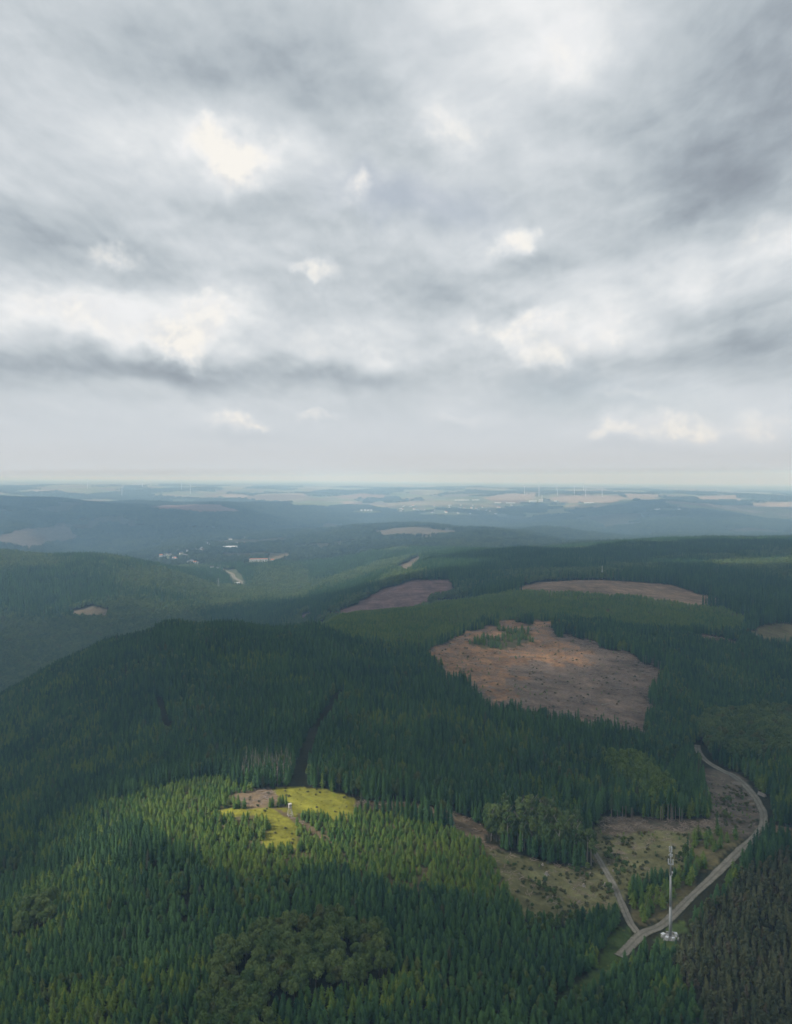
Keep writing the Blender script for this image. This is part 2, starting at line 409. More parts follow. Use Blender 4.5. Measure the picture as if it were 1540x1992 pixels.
# (class, colour, d0, d1, outline, jitter px)
ZONES = [
    (YOUNG, C_OLIVE, 300, 620, [(190, 1572), (300, 1540), (420, 1516), (470, 1530), (700, 1578), (930, 1622), (990, 1715), (960, 1750), (800, 1742), (650, 1700), (480, 1730), (330, 1668)], 8),
    (GRASS, C_MEAD, 380, 560, [(520, 1538), (590, 1528), (640, 1541), (705, 1560), (690, 1592), (640, 1598), (590, 1588), (560, 1568), (530, 1556)], 7),
    (BARE, C_BROWN, 380, 560, [(440, 1548), (520, 1532), (545, 1560), (500, 1574), (455, 1560)], 4),
    (GRASS, C_MEAD, 380, 560, [(400, 1586), (440, 1572), (530, 1568), (580, 1578), (576, 1606), (580, 1650), (515, 1652), (525, 1606), (500, 1588)], 7),
    (BARE, (0.13, 0.098, 0.060), 400, 560, [(690, 1557), (800, 1563), (870, 1577), (942, 1604), (985, 1660), (1000, 1690), (955, 1655), (860, 1596), (690, 1574)], 3),
    (BARE, C_BROWN, 400, 560, [(530, 1572), (545, 1574), (592, 1602), (650, 1640), (640, 1644), (580, 1606)], 1),
    (SPARSE, (0.130, 0.125, 0.058), 330, 560, [(945, 1650), (1000, 1662), (1060, 1678), (1150, 1690), (1150, 1640), (1160, 1590), (1290, 1596), (1400, 1610), (1345, 1660), (1335, 1700), (1235, 1722), (1205, 1770), (1100, 1800), (1030, 1800), (985, 1740)], 6),
    (BARE, (0.105, 0.085, 0.058), 420, 560, [(1160, 1598), (1200, 1588), (1400, 1598), (1400, 1612), (1290, 1616), (1170, 1622)], 8),
    (SPARSE, (0.115, 0.095, 0.070), 430, 640, [(1362, 1494), (1430, 1503), (1470, 1545), (1482, 1590), (1465, 1622), (1410, 1635), (1385, 1590), (1375, 1540)], 5),
    (BARE, C_TAN, 380, 520, [(1505, 1580), (1545, 1570), (1700, 1570), (1700, 1660), (1500, 1640)], 4),
    (GRASS, (0.05, 0.075, 0.022), 280, 400, [(1190, 1812), (1222, 1795), (1232, 1850), (1190, 1905), (1120, 1945), (1060, 1985), (1100, 1925), (1165, 1880)], 5),
    (GRASS, (0.06, 0.085, 0.025), 330, 400, [(1275, 1830), (1300, 1800), (1330, 1790), (1345, 1830), (1300, 1860)], 3),
    (BROAD, C_FLOOR, 250, 420, [(420, 1870), (540, 1815), (640, 1800), (750, 1840), (760, 1910), (640, 1940), (540, 1960), (520, 2040), (380, 2040)], 8),
    (BROAD, C_FLOOR, 300, 420, [(20, 1760), (100, 1755), (120, 1800), (40, 1830)], 6),
    (BROAD, C_FLOOR, 480, 640, [(1165, 1482), (1235, 1490), (1300, 1535), (1320, 1585), (1270, 1585), (1195, 1530)], 5),
    (BROAD, C_FLOOR, 390, 480, [(945, 1640), (1060, 1672), (1150, 1686), (1150, 1640), (1090, 1610), (960, 1596)], 4),
    (BROAD, C_FLOOR, 620, 980, [(1360, 1420), (1400, 1400), (1545, 1390), (1700, 1390), (1700, 1480), (1440, 1490), (1370, 1470)], 8),
    (SAPLING, C_OLIVE, 330, 430, [(1228, 1790), (1235, 1755), (1290, 1728), (1355, 1690), (1345, 1735), (1290, 1785), (1255, 1800)], 4),
    (SAPLING, C_OLIVE, 400, 520, [(1340, 1640), (1400, 1615), (1440, 1630), (1400, 1680), (1350, 1700)], 6),
    (PINE, C_FLOOR, 240, 470, [(1325, 1830), (1420, 1735), (1545, 1650), (1800, 1640), (1800, 2100), (1400, 2100), (1370, 1960), (1310, 1890)], 8),
    # clear-cut on the ridge
    (BARE, (0.150, 0.110, 0.082), 600, 1080, [(815, 1268), (870, 1245), (950, 1215), (1030, 1211), (1130, 1236), (1240, 1277), (1290, 1312), (1262, 1405), (1255, 1450), (1100, 1410), (960, 1390), (880, 1330)], 13),
    (BARE, C_ORANGE, 640, 1080, [(815, 1268), (870, 1245), (950, 1215), (1040, 1211), (1120, 1236), (1155, 1283), (1080, 1284), (1030, 1296), (985, 1312), (1010, 1370), (880, 1330)], 26),
    (SAPLING, C_OLIVE, 800, 1080, [(930, 1250), (990, 1222), (1042, 1230), (1030, 1250), (960, 1262)], 16),
    (YOUNG, C_OLIVE, 820, 1420, [(600, 1228), (640, 1196), (770, 1182), (1000, 1152), (1180, 1147), (1400, 1182), (1455, 1200), (1440, 1236), (1240, 1232), (1130, 1214), (1030, 1207), (950, 1211), (870, 1244), (815, 1268), (740, 1262)], 6),
    (BARE, C_TAN, 850, 1150, [(1320, 1240), (1380, 1236), (1440, 1250), (1430, 1262), (1370, 1258)], 3),
    (BARE, C_OLIVE, 850, 1250, [(1440, 1232), (1500, 1215), (1700, 1215), (1700, 1262), (1490, 1256)], 5),
    (BARE, C_MAUVE, 1250, 1760, [(655, 1192), (700, 1170), (740, 1148), (800, 1129), (872, 1127), (886, 1152), (800, 1185), (700, 1200)], 3),
    (BARE, C_MAUVE, 1250, 1760, [(580, 1200), (606, 1190), (606, 1205), (590, 1212)], 2),
    (BARE, C_TAN, 1150, 1520, [(975, 1150), (1060, 1133), (1180, 1124), (1300, 1137), (1425, 1176), (1340, 1176), (1240, 1161), (1100, 1152)], 4),
    (BARE, (0.105, 0.088, 0.060), 1350, 2050, [(130, 1192), (180, 1178), (215, 1190), (205, 1207), (150, 1202)], 3),
    (BARE, (0.12, 0.095, 0.065), 1650, 3100, [(772, 1104), (815, 1080), (816, 1098), (790, 1118)], 3),
    (BARE, (0.10, 0.085, 0.06), 3000, 4600, [(715, 1034), (800, 1026), (905, 1033), (870, 1042), (745, 1046)], 3),
    (BARE, (0.085, 0.072, 0.058), 3000, 5000, [(-40, 1052), (60, 1028), (130, 1020), (155, 1048), (60, 1068)], 4),
    (BARE, C_MAUVE, 4300, 6200, [(262, 990), (345, 979), (430, 982), (478, 998), (400, 999)], 2),
    (FIELD, (0.075, 0.09, 0.05), 2050, 3200, [(432, 1108), (456, 1108), (472, 1126), (480, 1142), (458, 1144), (444, 1128)], 3),
    (BARE, (0.12, 0.10, 0.06), 2300, 3400, [(512, 1086), (545, 1078), (580, 1078), (560, 1086), (530, 1096)], 2),
    (FIELD, C_PALE, 6800, 12000, [(935, 968), (990, 960), (1042, 961), (1040, 971), (960, 974)], 2),
    (FIELD, C_PALE, 6800, 12000, [(1055, 972), (1110, 963), (1215, 967), (1195, 977), (1110, 978)], 2),
    (FIELD, C_PALE, 6800, 14000, [(1210, 960), (1290, 962), (1280, 967), (1220, 967)], 1),
    (FIELD, C_PALE, 6800, 14000, [(1340, 966), (1430, 963), (1440, 973), (1370, 974)], 1),
    (FIELD, C_PALE, 6800, 14000, [(1450, 978), (1600, 975), (1600, 988), (1470, 986)], 1),
    (FIELD, C_GREENF, 5000, 9000, [(548, 980), (600, 974), (670, 977), (660, 984), (580, 986)], 1),
    (FIELD, C_PALE, 6000, 14000, [(410, 965), (450, 961), (490, 964), (470, 969)], 1),
    (FIELD, C_TAN, 6000, 14000, [(630, 968), (700, 960), (770, 964), (740, 970)], 1),
]


OPEN = []                                  # gardens and yards round the houses: (x, y, radius)


def classify(x, y):
    z = zat(x, y)
    u, v = project(x, y, z)
    D = np.hypot(x, y)
    sc1 = np.exp(np.round(np.log(D) / 0.7) * 0.7)       # border detail grows with distance
    ju = (fbm(x / (sc1 * 0.022), y / (sc1 * 0.040), 5, 21) - 0.5) * 2.6
    jv = (fbm(x / (sc1 * 0.022), y / (sc1 * 0.040), 5, 37) - 0.5) * 2.6
    cls = np.full(x.shape, FOREST, int)
    colr = np.zeros(x.shape + (3,))
    colr[:] = C_FLOOR
    # the distant plain: a patchwork of woods and fields
    far = D > 6300
    cell = fbm(x / 620, y / 900, 4, 51)
    th = np.interp(D, [6300, 8000, 14000], [0.60, 0.52, 0.50])
    fld = far & (cell > th)
    cls[fld] = FIELD
    kx, ky = np.floor(x / 330 + 0.3 * np.sin(y / 500)), np.floor(y / 420 + 0.3 * np.sin(x / 400))
    rr = vnoise(kx * 7.31 + 0.5, ky * 3.17 + 0.5, 77)
    pal = np.array([C_PALE, C_GREENF, (0.14, 0.15, 0.075), (0.13, 0.10, 0.07), (0.19, 0.17, 0.11), (0.08, 0.105, 0.05)])
    colr[fld] = pal[np.clip((rr * 6).astype(int), 0, 5)][fld]
    ff = far & ~fld
    colr[ff] = (0.034, 0.050, 0.026)
    for (c, cc, d0, d1, poly, jit) in ZONES:
        m = (D > d0) & (D < d1)
        if not m.any():
            continue
        mm = inpoly(u[m] + ju[m] * jit * 2, v[m] + jv[m] * jit, poly)
        idx = np.nonzero(m)
        idx = tuple(i[mm] for i in idx)
        cls[idx] = c
        colr[idx] = np.array(cc) * ((1 + 1.1 * (fbm((x[idx] - y[idx] * 0.25) / 26, (y[idx] + x[idx] * 0.25) / 7, 4, 17) - 0.5))[:, None] if D[idx].size and D[idx].mean() < 1700 else 1.0)
    for (ox, oy, orr) in OPEN:
        m = ((x - ox) ** 2 + (y - oy) ** 2) < orr ** 2
        cls[m] = FIELD
        colr[m] = (0.07, 0.085, 0.045)
    return cls, colr, u, v, D, z


VIL = [(313, 1083), (318, 1085), (323, 1080), (331, 1081), (338, 1087), (336, 1090), (341, 1088), (344, 1073), (346, 1066), (360, 1064), (362, 1070), (365, 1073), (370, 1066), (359, 1082), (363, 1083),
       (382, 1071), (390, 1070), (394, 1069), (396, 1072), (400, 1066), (402, 1058), (406, 1061), (368, 1096), (373, 1094), (379, 1096), (384, 1097), (412, 1106), (424, 1108), (460, 1058), (466, 1059), (474, 1058), (477, 1047), (448, 1050),
       (326, 1077), (352, 1078)]
TOWN = [(898, 974.5, 150, 30, 9, 'long white factory hall stretched along the distant town edge'), (925, 974, 70, 26, 8, 'bright white factory hall at the end of the long town hall'),
        (968, 979, 60, 26, 9, 'white hall with pale roof between the two distant fields'), (993, 979, 90, 22, 7, 'low wide pale hall left of the white plant'),
        (1036, 977, 70, 30, 14, 'broad white plant building beneath the chimney'), (1052, 976, 40, 26, 22, 'tall white plant tower block beneath the chimney'),
        (1080, 976, 24, 18, 14, 'single white cube-shaped building on the distant town edge'), (875, 984, 26, 16, 8, 'lone white building in front of the distant town'),
        (1145, 979, 80, 30, 7, 'low reddish pale works hall on the distant field edge'), (710, 994, 16, 11, 8, 'white house in a short row on the far plain'),
        (716, 994, 16, 11, 8, 'white house in a short row on the far plain'), (722, 994, 16, 11, 8, 'white house in a short row on the far plain'), (703, 994, 16, 11, 8, 'white house in a short row on the far plain'),
        (1278, 992, 40, 14, 8, 'white farm building on the far blue wooded hill'), (1321, 992, 20, 12, 8, 'white barn on the saddle of the far blue hill')]
TOWN_HOUSES = [(random.uniform(770, 1000), random.uniform(982, 1001)) for i in range(34)]
SINGLE_HOUSES = [(448, 1066, 50), (503, 1093, 55), (530, 1091, 25), (461, 1136, 30)]
for (u_, v_) in VIL:
    g_ = ground_at(u_, v_, 1800, 12000)
    OPEN.append((g_[0] * 0.993, g_[1] * 0.993, 26.0))
for (u_, v_, r_) in SINGLE_HOUSES:
    g_ = ground_at(u_, v_, 1800, 12000)
    OPEN.append((g_[0] * 0.985, g_[1] * 0.985, r_ * 1.1))
for (u_, v_) in TOWN_HOUSES + [q_[:2] for q_ in TOWN]:
    g_ = ground_at(u_, v_, 4500, 14000)
    OPEN.append((g_[0] * 0.99, g_[1] * 0.99, 110.0))


# ------------------------------------------------------------------ roads, in ground coordinates
ROAD_PX = [(1180, 1890), (1205, 1862), (1240, 1826), (1262, 1812), (1290, 1799), (1340, 1750), (1400, 1693), (1475, 1620), (1485, 1592), (1479, 1570), (1455, 1535), (1430, 1512), (1405, 1500), (1375, 1482), (1358, 1462), (1356, 1450)]
ROAD_PX = ROAD_PX[1:]
BRANCH_PX = [(1246, 1822), (1228, 1800), (1212, 1765), (1195, 1726), (1176, 1692), (1157, 1660), (1140, 1636)]


def spline(p, step):
    p = np.array(p)
    out = []
    n = len(p)
    for i in range(n - 1):
        p0, p1, p2, p3 = p[max(i - 1, 0)], p[i], p[i + 1], p[min(i + 2, n - 1)]
        m = max(2, int(np.linalg.norm(p2 - p1) / step))
        for k in range(m):
            t = k / m
            out.append(0.5 * ((2 * p1) + (-p0 + p2) * t + (2 * p0 - 5 * p1 + 4 * p2 - p3) * t * t + (-p0 + 3 * p1 - 3 * p2 + p3) * t ** 3))
    out.append(p[-1])
    return np.array(out)


road_c = spline([ground_at(*p, d1=800)[:2] for p in ROAD_PX], 2.5)
branch_c = spline([ground_at(*p, d1=800)[:2] for p in BRANCH_PX], 2.5)


def near_road(x, y, r):
    m = np.zeros(x.shape, bool)
    for c, k in ((road_c, 1.0), (branch_c, 0.75)):
        box = (x > c[:, 0].min() - r) & (x < c[:, 0].max() + r) & (y > c[:, 1].min() - r) & (y < c[:, 1].max() + r)
        ii = np.nonzero(box)[0]
        if len(ii):
            d = np.min((x[ii, None] - c[None, :, 0]) ** 2 + (y[ii, None] - c[None, :, 1]) ** 2, 1)
            m[ii[d < (r * k) ** 2]] = True
    return m


# ------------------------------------------------------------------ materials
MATS = {}


def material(name):
    m = bpy.data.materials.new(name)
    m.use_nodes = True
    MATS[name] = m
    t = NT(m.node_tree)
    o = t.n('ShaderNodeOutputMaterial')
    b = t.n('ShaderNodeBsdfPrincipled')
    t.put(o.inputs[0], b.outputs[0])
    b.inputs['Specular IOR Level'].default_value = 0.2
    b.inputs['Roughness'].default_value = 0.85
    return m, t, b, o


def mat_plain(name, c, rough=0.7, metal=0.0, var=0.25, scale=1.0, spec=0.3):
    m, t, b, o = material(name)
    tc = t.n('ShaderNodeTexCoord')
    nz = t.noise(tc.outputs['Object'], scale, 5, 0.6)
    cc = t.mix(nz, rgb(*[x * (1 - var) for x in c]), rgb(*[min(1, x * (1 + var)) for x in c]))
    t.put(b.inputs['Base Color'], cc)
    b.inputs['Roughness'].default_value = rough
    b.inputs['Metallic'].default_value = metal
    b.inputs['Specular IOR Level'].default_value = spec
    return m


def mat_leaf(name, c0, c1, dry=None, dryf=0.0, big=0.02):
    """needles or leaves: colour varies from tree to tree and from stand to stand"""
    m, t, b, o = material(name)
    oi = t.n('ShaderNodeObjectInfo')
    ge = t.n('ShaderNodeNewGeometry')
    stand = t.noise(ge.outputs['Position'], big, 3, 0.6)
    leaf = t.noise(ge.outputs['Position'], 1.3, 3, 0.6)
    f = t.math('ADD', t.math('MULTIPLY_ADD', oi.outputs['Random'], 0.8, -0.12), t.math('ADD', t.math('MULTIPLY', t.math('SUBTRACT', stand, 0.36), 1.5), t.math('MULTIPLY', t.math('SUBTRACT', leaf, 0.5), 0.6)), clamp=True)
    cc = t.mix(f, rgb(*c0), rgb(*c1))
    if dry:
        k = t.smooth(t.math('FRACT', t.math('MULTIPLY', oi.outputs['Random'], 37.13)), 1 - dryf - 0.02, 1 - dryf + 0.02)
        cc = t.mix(t.math('MULTIPLY', k, 0.7), cc, rgb(*dry))
    t.put(b.inputs['Base Color'], cc)
    b.inputs['Roughness'].default_value = 0.75
    b.inputs['Specular IOR Level'].default_value = 0.15
    tr = t.n('ShaderNodeBsdfTranslucent')
    t.put(tr.inputs[0], cc)
    mx = t.n('ShaderNodeMixShader')
    mx.inputs[0].default_value = 0.18
    t.put(mx.inputs[1], b.outputs[0])
    t.put(mx.inputs[2], tr.outputs[0])
    t.put(o.inputs[0], mx.outputs[0])
    return m


mat_leaf('spruce_needles', (0.018, 0.056, 0.026), (0.068, 0.142, 0.040), (0.085, 0.065, 0.045), 0.012)
mat_leaf('young_needles', (0.050, 0.115, 0.024), (0.150, 0.200, 0.032), (0.10, 0.11, 0.04), 0.05)
mat_leaf('pine_needles', (0.052, 0.074, 0.036), (0.120, 0.128, 0.060), (0.09, 0.065, 0.045), 0.06)
mat_leaf('broad_leaves', (0.058, 0.108, 0.034), (0.140, 0.185, 0.056), (0.10, 0.10, 0.035), 0.05)
mat_leaf('bright_leaves', (0.08, 0.14, 0.03), (0.16, 0.22, 0.045))
mat_leaf('far_wood', (0.022, 0.048, 0.030), (0.080, 0.112, 0.048), big=0.004)
mat_plain('bark', (0.105, 0.082, 0.062), 0.9, var=0.4, scale=3)
mat_plain('pale_bark', (0.32, 0.29, 0.25), 0.85, var=0.35, scale=3)
mat_plain('dead_wood', (0.20, 0.165, 0.14), 0.9, var=0.3, scale=2)
mat_plain('cut_wood', (0.30, 0.24, 0.17), 0.85, var=0.3, scale=2)
mat_plain('steel', (0.36, 0.37, 0.36), 0.65, 0.1, var=0.12, scale=0.4, spec=0.5)
mat_plain('antenna_white', (0.48, 0.49, 0.48), 0.5, var=0.08)
mat_plain('concrete', (0.30, 0.295, 0.28), 0.9, var=0.18, scale=1.5)
mat_plain('dark_steel', (0.10, 0.105, 0.11), 0.6, var=0.2)
mat_plain('white_paint', (0.78, 0.78, 0.76), 0.6, var=0.05, scale=0.1)
mat_plain('house_wall', (0.76, 0.75, 0.72), 0.85, var=0.12, scale=0.05)
mat_plain('slate_roof', (0.11, 0.115, 0.13), 0.6, var=0.25, scale=0.1)
mat_plain('red_roof', (0.36, 0.17, 0.11), 0.8, var=0.2, scale=0.1)
mat_plain('metal_roof', (0.62, 0.64, 0.66), 0.5, var=0.1, scale=0.05)
mat_plain('weathered_timber', (0.46, 0.43, 0.39), 0.9, var=0.3, scale=4)


def mat_ground():
    m, t, b, o = material('ground_cover')
    at = t.n('ShaderNodeAttribute', attribute_name='cover')
    ge = t.n('ShaderNodeNewGeometry')
    p = ge.outputs['Position']
    n1 = t.noise(p, 0.32, 6, 0.65)
    sx = t.vmath('MULTIPLY', p, (1.0, 0.45, 1.0))
    n2 = t.noise(sx, 0.07, 5, 0.62, 0.6)
    n3 = t.noise(p, 0.012, 5, 0.6)
    f = t.math('ADD', t.math('MULTIPLY', n1, 0.9), t.math('ADD', t.math('MULTIPLY', n2, 1.0), t.math('MULTIPLY', n3, 0.6)))
    f = t.math('SUBTRACT', f, 1.25)
    gain = t.math('MULTIPLY_ADD', f, 1.5, 1.0, clamp=False)
    gain = t.math('MINIMUM', t.math('MAXIMUM', gain, 0.35), 1.9)
    cc = t.vmath('SCALE', at.outputs['Color'], None, gain)
    # tufts of green and pale brash mixed into open ground
    g = t.smooth(t.noise(sx, 0.16, 5, 0.65), 0.56, 0.68)
    cc = t.mix(t.math('MULTIPLY', g, 0.35), cc, t.vmath('MULTIPLY', cc, (0.62, 1.0, 0.6)))
    t.put(b.inputs['Base Color'], cc)
    b.inputs['Roughness'].default_value = 0.95
    b.inputs['Specular IOR Level'].default_value = 0.05
    bp = t.n('ShaderNodeBump')
    bp.inputs['Distance'].default_value = 1.2
    bp.inputs['Strength'].default_value = 0.7
    t.put(bp.inputs['Height'], n1)
    t.put(b.inputs['Normal'], bp.outputs[0])


def mat_road():
    m, t, b, o = material('gravel')
    ge = t.n('ShaderNodeNewGeometry')
    p = ge.outputs['Position']
    n1 = t.noise(p, 1.2, 6, 0.7)
    n2 = t.noise(p, 0.13, 4, 0.6)
    f = t.math('MULTIPLY', t.math('ADD', n1, n2), 0.5)
    cc = t.mix(t.smooth(f, 0.3, 0.7), rgb(0.110, 0.104, 0.084), rgb(0.250, 0.228, 0.190))
    # grass along the middle between the wheel tracks, broken verges
    ac = t.math('ABSOLUTE', t.n('ShaderNodeAttribute', attribute_name='across').outputs['Fac'])
    n3 = t.math('MULTIPLY', t.math('SUBTRACT', t.noise(p, 0.45, 5, 0.65), 0.5), 1.1)
    mid = t.smooth(t.math('ADD', ac, t.math('MULTIPLY', n3, 0.5)), 0.04, 0.30, 0.55, 0.0)
    verge = t.smooth(t.math('ADD', ac, n3), 0.72, 1.0)
    t.put(b.inputs['Base Color'], t.mix(t.math('MAXIMUM', mid, verge), cc, rgb(0.085, 0.088, 0.044)))


mat_ground()
mat_road()


# ------------------------------------------------------------------ object helpers
def link(o, parent=None):
    col.objects.link(o)
    if parent:
        o.parent = parent
    return o


def mesh_obj(name, verts, faces, mat, parent=None, smooth=False):
    me = bpy.data.meshes.new(name)
    me.from_pydata([tuple(v) for v in verts], [], [tuple(f) for f in faces])
    me.materials.append(MATS[mat])
    if smooth:
        me.polygons.foreach_set('use_smooth', [True] * len(me.polygons))
    me.update()
    return link(bpy.data.objects.new(name, me), parent)


def tag(o, label=None, cat=None, group=None, kind=None):
    if label:
        o['label'] = label
    if cat:
        o['category'] = cat
    if group:
        o['group'] = group
    if kind:
        o['kind'] = kind
    return o


def empty(name, loc, rz=0.0):
    o = bpy.data.objects.new(name, None)
    o.location = loc
    o.rotation_euler = (0, 0, rz)
    o.empty_display_size = 0.5
    return link(o)


class MB:
    """collects simple solids; build() links them as one mesh object"""

    def __init__(self):
        self.v, self.f = [], []

    def add(self, v, f):
        b = len(self.v)
        self.v += [tuple(map(float, p)) for p in v]
        self.f += [tuple(i + b for i in q) for q in f]
        return self

    def box(self, c, s, rz=0.0, taper=1.0):
        x, y, z = s[0] / 2, s[1] / 2, s[2] / 2
        vs_ = []
        for k, zz in ((1.0, -z), (taper, z)):
            for sx, sy in ((-1, -1), (1, -1), (1, 1), (-1, 1)):
                px, py = sx * x * k, sy * y * k
                vs_.append((c[0] + px * math.cos(rz) - py * math.sin(rz), c[1] + px * math.sin(rz) + py * math.cos(rz), c[2] + zz))
        return self.add(vs_, [(3, 2, 1, 0), (4, 5, 6, 7), (0, 1, 5, 4), (1, 2, 6, 5), (2, 3, 7, 6), (3, 0, 4, 7)])

    def tube(self, a, b, r0, r1=None, n=8):
        a, b = Vector(a), Vector(b)
        r1 = r0 if r1 is None else r1
        q = (b - a).to_track_quat('Z', 'Y')
        vs_ = []
        for p, r in ((a, r0), (b, r1)):
            for i in range(n):
                an = 2 * math.pi * i / n
                vs_.append(p + q @ Vector((r * math.cos(an), r * math.sin(an), 0)))
        fs = [(i, (i + 1) % n, n + (i + 1) % n, n + i) for i in range(n)]
        fs += [tuple(reversed(range(n))), tuple(range(n, 2 * n))]
        return self.add(vs_, fs)

    def build(self, name, mat, parent=None, smooth=False):
        return mesh_obj(name, self.v, self.f, mat, parent, smooth)


# ------------------------------------------------------------------ the ground sheet
def build_ground():
    nr, nc = GX.shape
    verts = np.stack([GX, GY, GZ], -1).reshape(-1, 3)
    me = bpy.data.meshes.new('ground')
    ii = np.arange(nr * nc).reshape(nr, nc)
    a, b, c, d = ii[:-1, :-1], ii[:-1, 1:], ii[1:, 1:], ii[1:, :-1]
    q = np.stack([a, b, c, d], -1).reshape(-1, 4)[:, ::-1]
    me.vertices.add(len(verts))
    me.vertices.foreach_set('co', verts.ravel())
    me.loops.add(q.size)
    me.loops.foreach_set('vertex_index', q.ravel().astype(np.int32))
    me.polygons.add(len(q))
    me.polygons.foreach_set('loop_start', np.arange(0, q.size, 4, dtype=np.int32))
    me.polygons.foreach_set('loop_total', np.full(len(q), 4, np.int32))
    me.polygons.foreach_set('use_smooth', np.ones(len(q), bool))
    me.update(calc_edges=True)
    _, colr, *_r = classify(GX, GY)
    at = me.attributes.new('cover', 'FLOAT_COLOR', 'POINT')
    rgba = np.ones((len(verts), 4), np.float32)
    rgba[:, :3] = colr.reshape(-1, 3)
    at.data.foreach_set('color', rgba.ravel())
    me.materials.append(MATS['ground_cover'])
    o = link(bpy.data.objects.new('ground', me))
    tag(o, 'rolling wooded hills with clear-cuts, meadows and a far plain', None, None, 'structure')


build_ground()


def build_road(name, c, w, label, lift):
    t = np.gradient(c, axis=0)
    t /= np.linalg.norm(t, axis=1)[:, None]
    n = np.stack([t[:, 1], -t[:, 0]], -1)
    s = np.arange(len(c))
    wv = w * (1 + 0.18 * (vnoise(s * 0.31, s * 0.0, 5) - 0.5))
    V, Fc, AC = [], [], []
    cols = 9
    for i in range(len(c)):
        for k in range(cols):
            o = (k / (cols - 1) - 0.5) * wv[i]
            x, y = c[i] + n[i] * o
            V.append((x, y, float(zat(x, y)) + lift + 0.06 * math.cos(o / wv[i] * math.pi)))
            AC.append(2.0 * o / wv[i])
    for i in range(len(c) - 1):
        for k in range(cols - 1):
            a = i * cols + k
            Fc.append((a, a + 1, a + cols + 1, a + cols))
    o = mesh_obj(name, V, Fc, 'gravel', None, True)
    at = o.data.attributes.new('across', 'FLOAT', 'POINT')
    at.data.foreach_set('value', AC)
    tag(o, label, None, None, 'structure')


build_road('forest_road', road_c, 5.0, 'pale gravel forest road running past the mast and bending uphill', 0.34)
valley_c = spline([ground_at(u_, v_, 1900, 4000)[:2] for (u_, v_) in [(428, 1106), (440, 1112), (452, 1117), (455, 1124), (468, 1132), (475, 1142)]], 8.0)
build_road('valley_road', valley_c, 13.0, 'pale road winding along the bottom of the wooded valley', 1.0)
build_road('forest_track', branch_c, 3.8, 'narrow gravel track leaving the road junction across the clearing', 0.26)


# ------------------------------------------------------------------ unseen cloud sheets added to shade the hills, with gaps shaped for sun patches
def cloud_material():
    m, t, b, o = material('cloud')
    b.inputs['Base Color'].default_value = (0.9, 0.9, 0.91, 1)
    tr = t.n('ShaderNodeBsdfTranslucent')
    tr.inputs[0].default_value = (0.95, 0.95, 0.96, 1)
    mx = t.n('ShaderNodeMixShader')
    mx.inputs[0].default_value = 0.7
    t.put(mx.inputs[1], b.outputs[0])
    t.put(mx.inputs[2], tr.outputs[0])
    t.put(o.inputs[0], mx.outputs[0])


cloud_material()


def build_shade_cloud(cx, cy, rx, ry, step, seed, near=False):
    """an added cloud sheet 4.5 km up, outside the view; (cx, cy) and the radii describe the ground it shades"""
    ZC = 4500.0
    off = TO_SUN / TO_SUN[2]
    gx, gy = np.meshgrid(np.arange(cx - rx * 1.3, cx + rx * 1.3, step), np.arange(cy - ry * 1.3, cy + ry * 1.3, step))
    th = 0.62 + (fbm(gx / 520, gy / 520, 5, seed) - 0.5) * 0.9
    holes = np.zeros(gx.shape)
    if near:
        wx = (fbm(gx / 60, gy / 60, 3, 150) - 0.5) * 70
        wy = (fbm(gx / 60, gy / 60, 3, 151) - 0.5) * 70
        for (u, v, ax, ay, amount, soft) in CLOUD_GAPS:
            c = ground_at(u, v, d1=3200)
            e = np.sqrt(((gx - c[0] + wx) / ax) ** 2 + ((gy - c[1] + wy) / ay) ** 2)
            holes = np.maximum(holes, amount * np.clip((1.0 + soft - e) / (2 * soft), 0, 1))
    X, Y = gx + off[0] * ZC, gy + off[1] * ZC
    u, v = project(X, Y, np.full(X.shape, ZC))          # keeps the added cloud sheet out of the view
    infr = (Y > 0) & (u > -160) & (u < W + 160) & (v > -130)
    edge = np.hypot((gx - cx) / rx, (gy - cy) / ry) + (fbm(gx / 300, gy / 300, 4, seed + 9) - 0.5) * 0.5
    solid = ~(infr | (edge > 1.0))
    th = th * np.clip((1.0 - edge) * 4, 0.02, 1)
    tt = np.where(holes > 0.02, 0.0, np.maximum(th, 0.0))
    nr, nc = gx.shape
    full = solid[:-1, :-1] & solid[1:, :-1] & solid[:-1, 1:] & solid[1:, 1:]
    full &= np.random.default_rng(seed).random(full.shape) >= holes[:-1, :-1]
    lump = 1 + 0.9 * (fbm(gx / 90, gy / 90, 4, seed + 30) - 0.5)
    top = ZC + 2 + 260 * tt ** 0.8 * lump
    bot = ZC - 2 - 50 * tt * lump
    V = np.concatenate([np.stack([X, Y, top], -1).reshape(-1, 3), np.stack([X, Y, bot], -1).reshape(-1, 3)])
    n = nr * nc
    ii = np.arange(n).reshape(nr, nc)
    q = np.stack([ii[:-1, :-1], ii[:-1, 1:], ii[1:, 1:], ii[1:, :-1]], -1)[full]
    # rim walls close the sheet round its edge and round every hole
    ea = q.ravel()
    eb = np.roll(q, -1, axis=1).ravel()
    rim = ~np.isin(ea * (2 * n) + eb, eb * (2 * n) + ea)
    ea, eb = ea[rim], eb[rim]
    faces = np.concatenate([q, q[:, ::-1] + n, np.stack([eb, ea, ea + n, eb + n], -1)])
    used, inv = np.unique(faces, return_inverse=True)
    ob = mesh_obj('added_shade_cloud', V[used], inv.reshape(-1, 4).tolist(), 'cloud', None, True)
    tag(ob, 'unseen cloud sheet added to shade the wooded hills', None, None, 'structure')


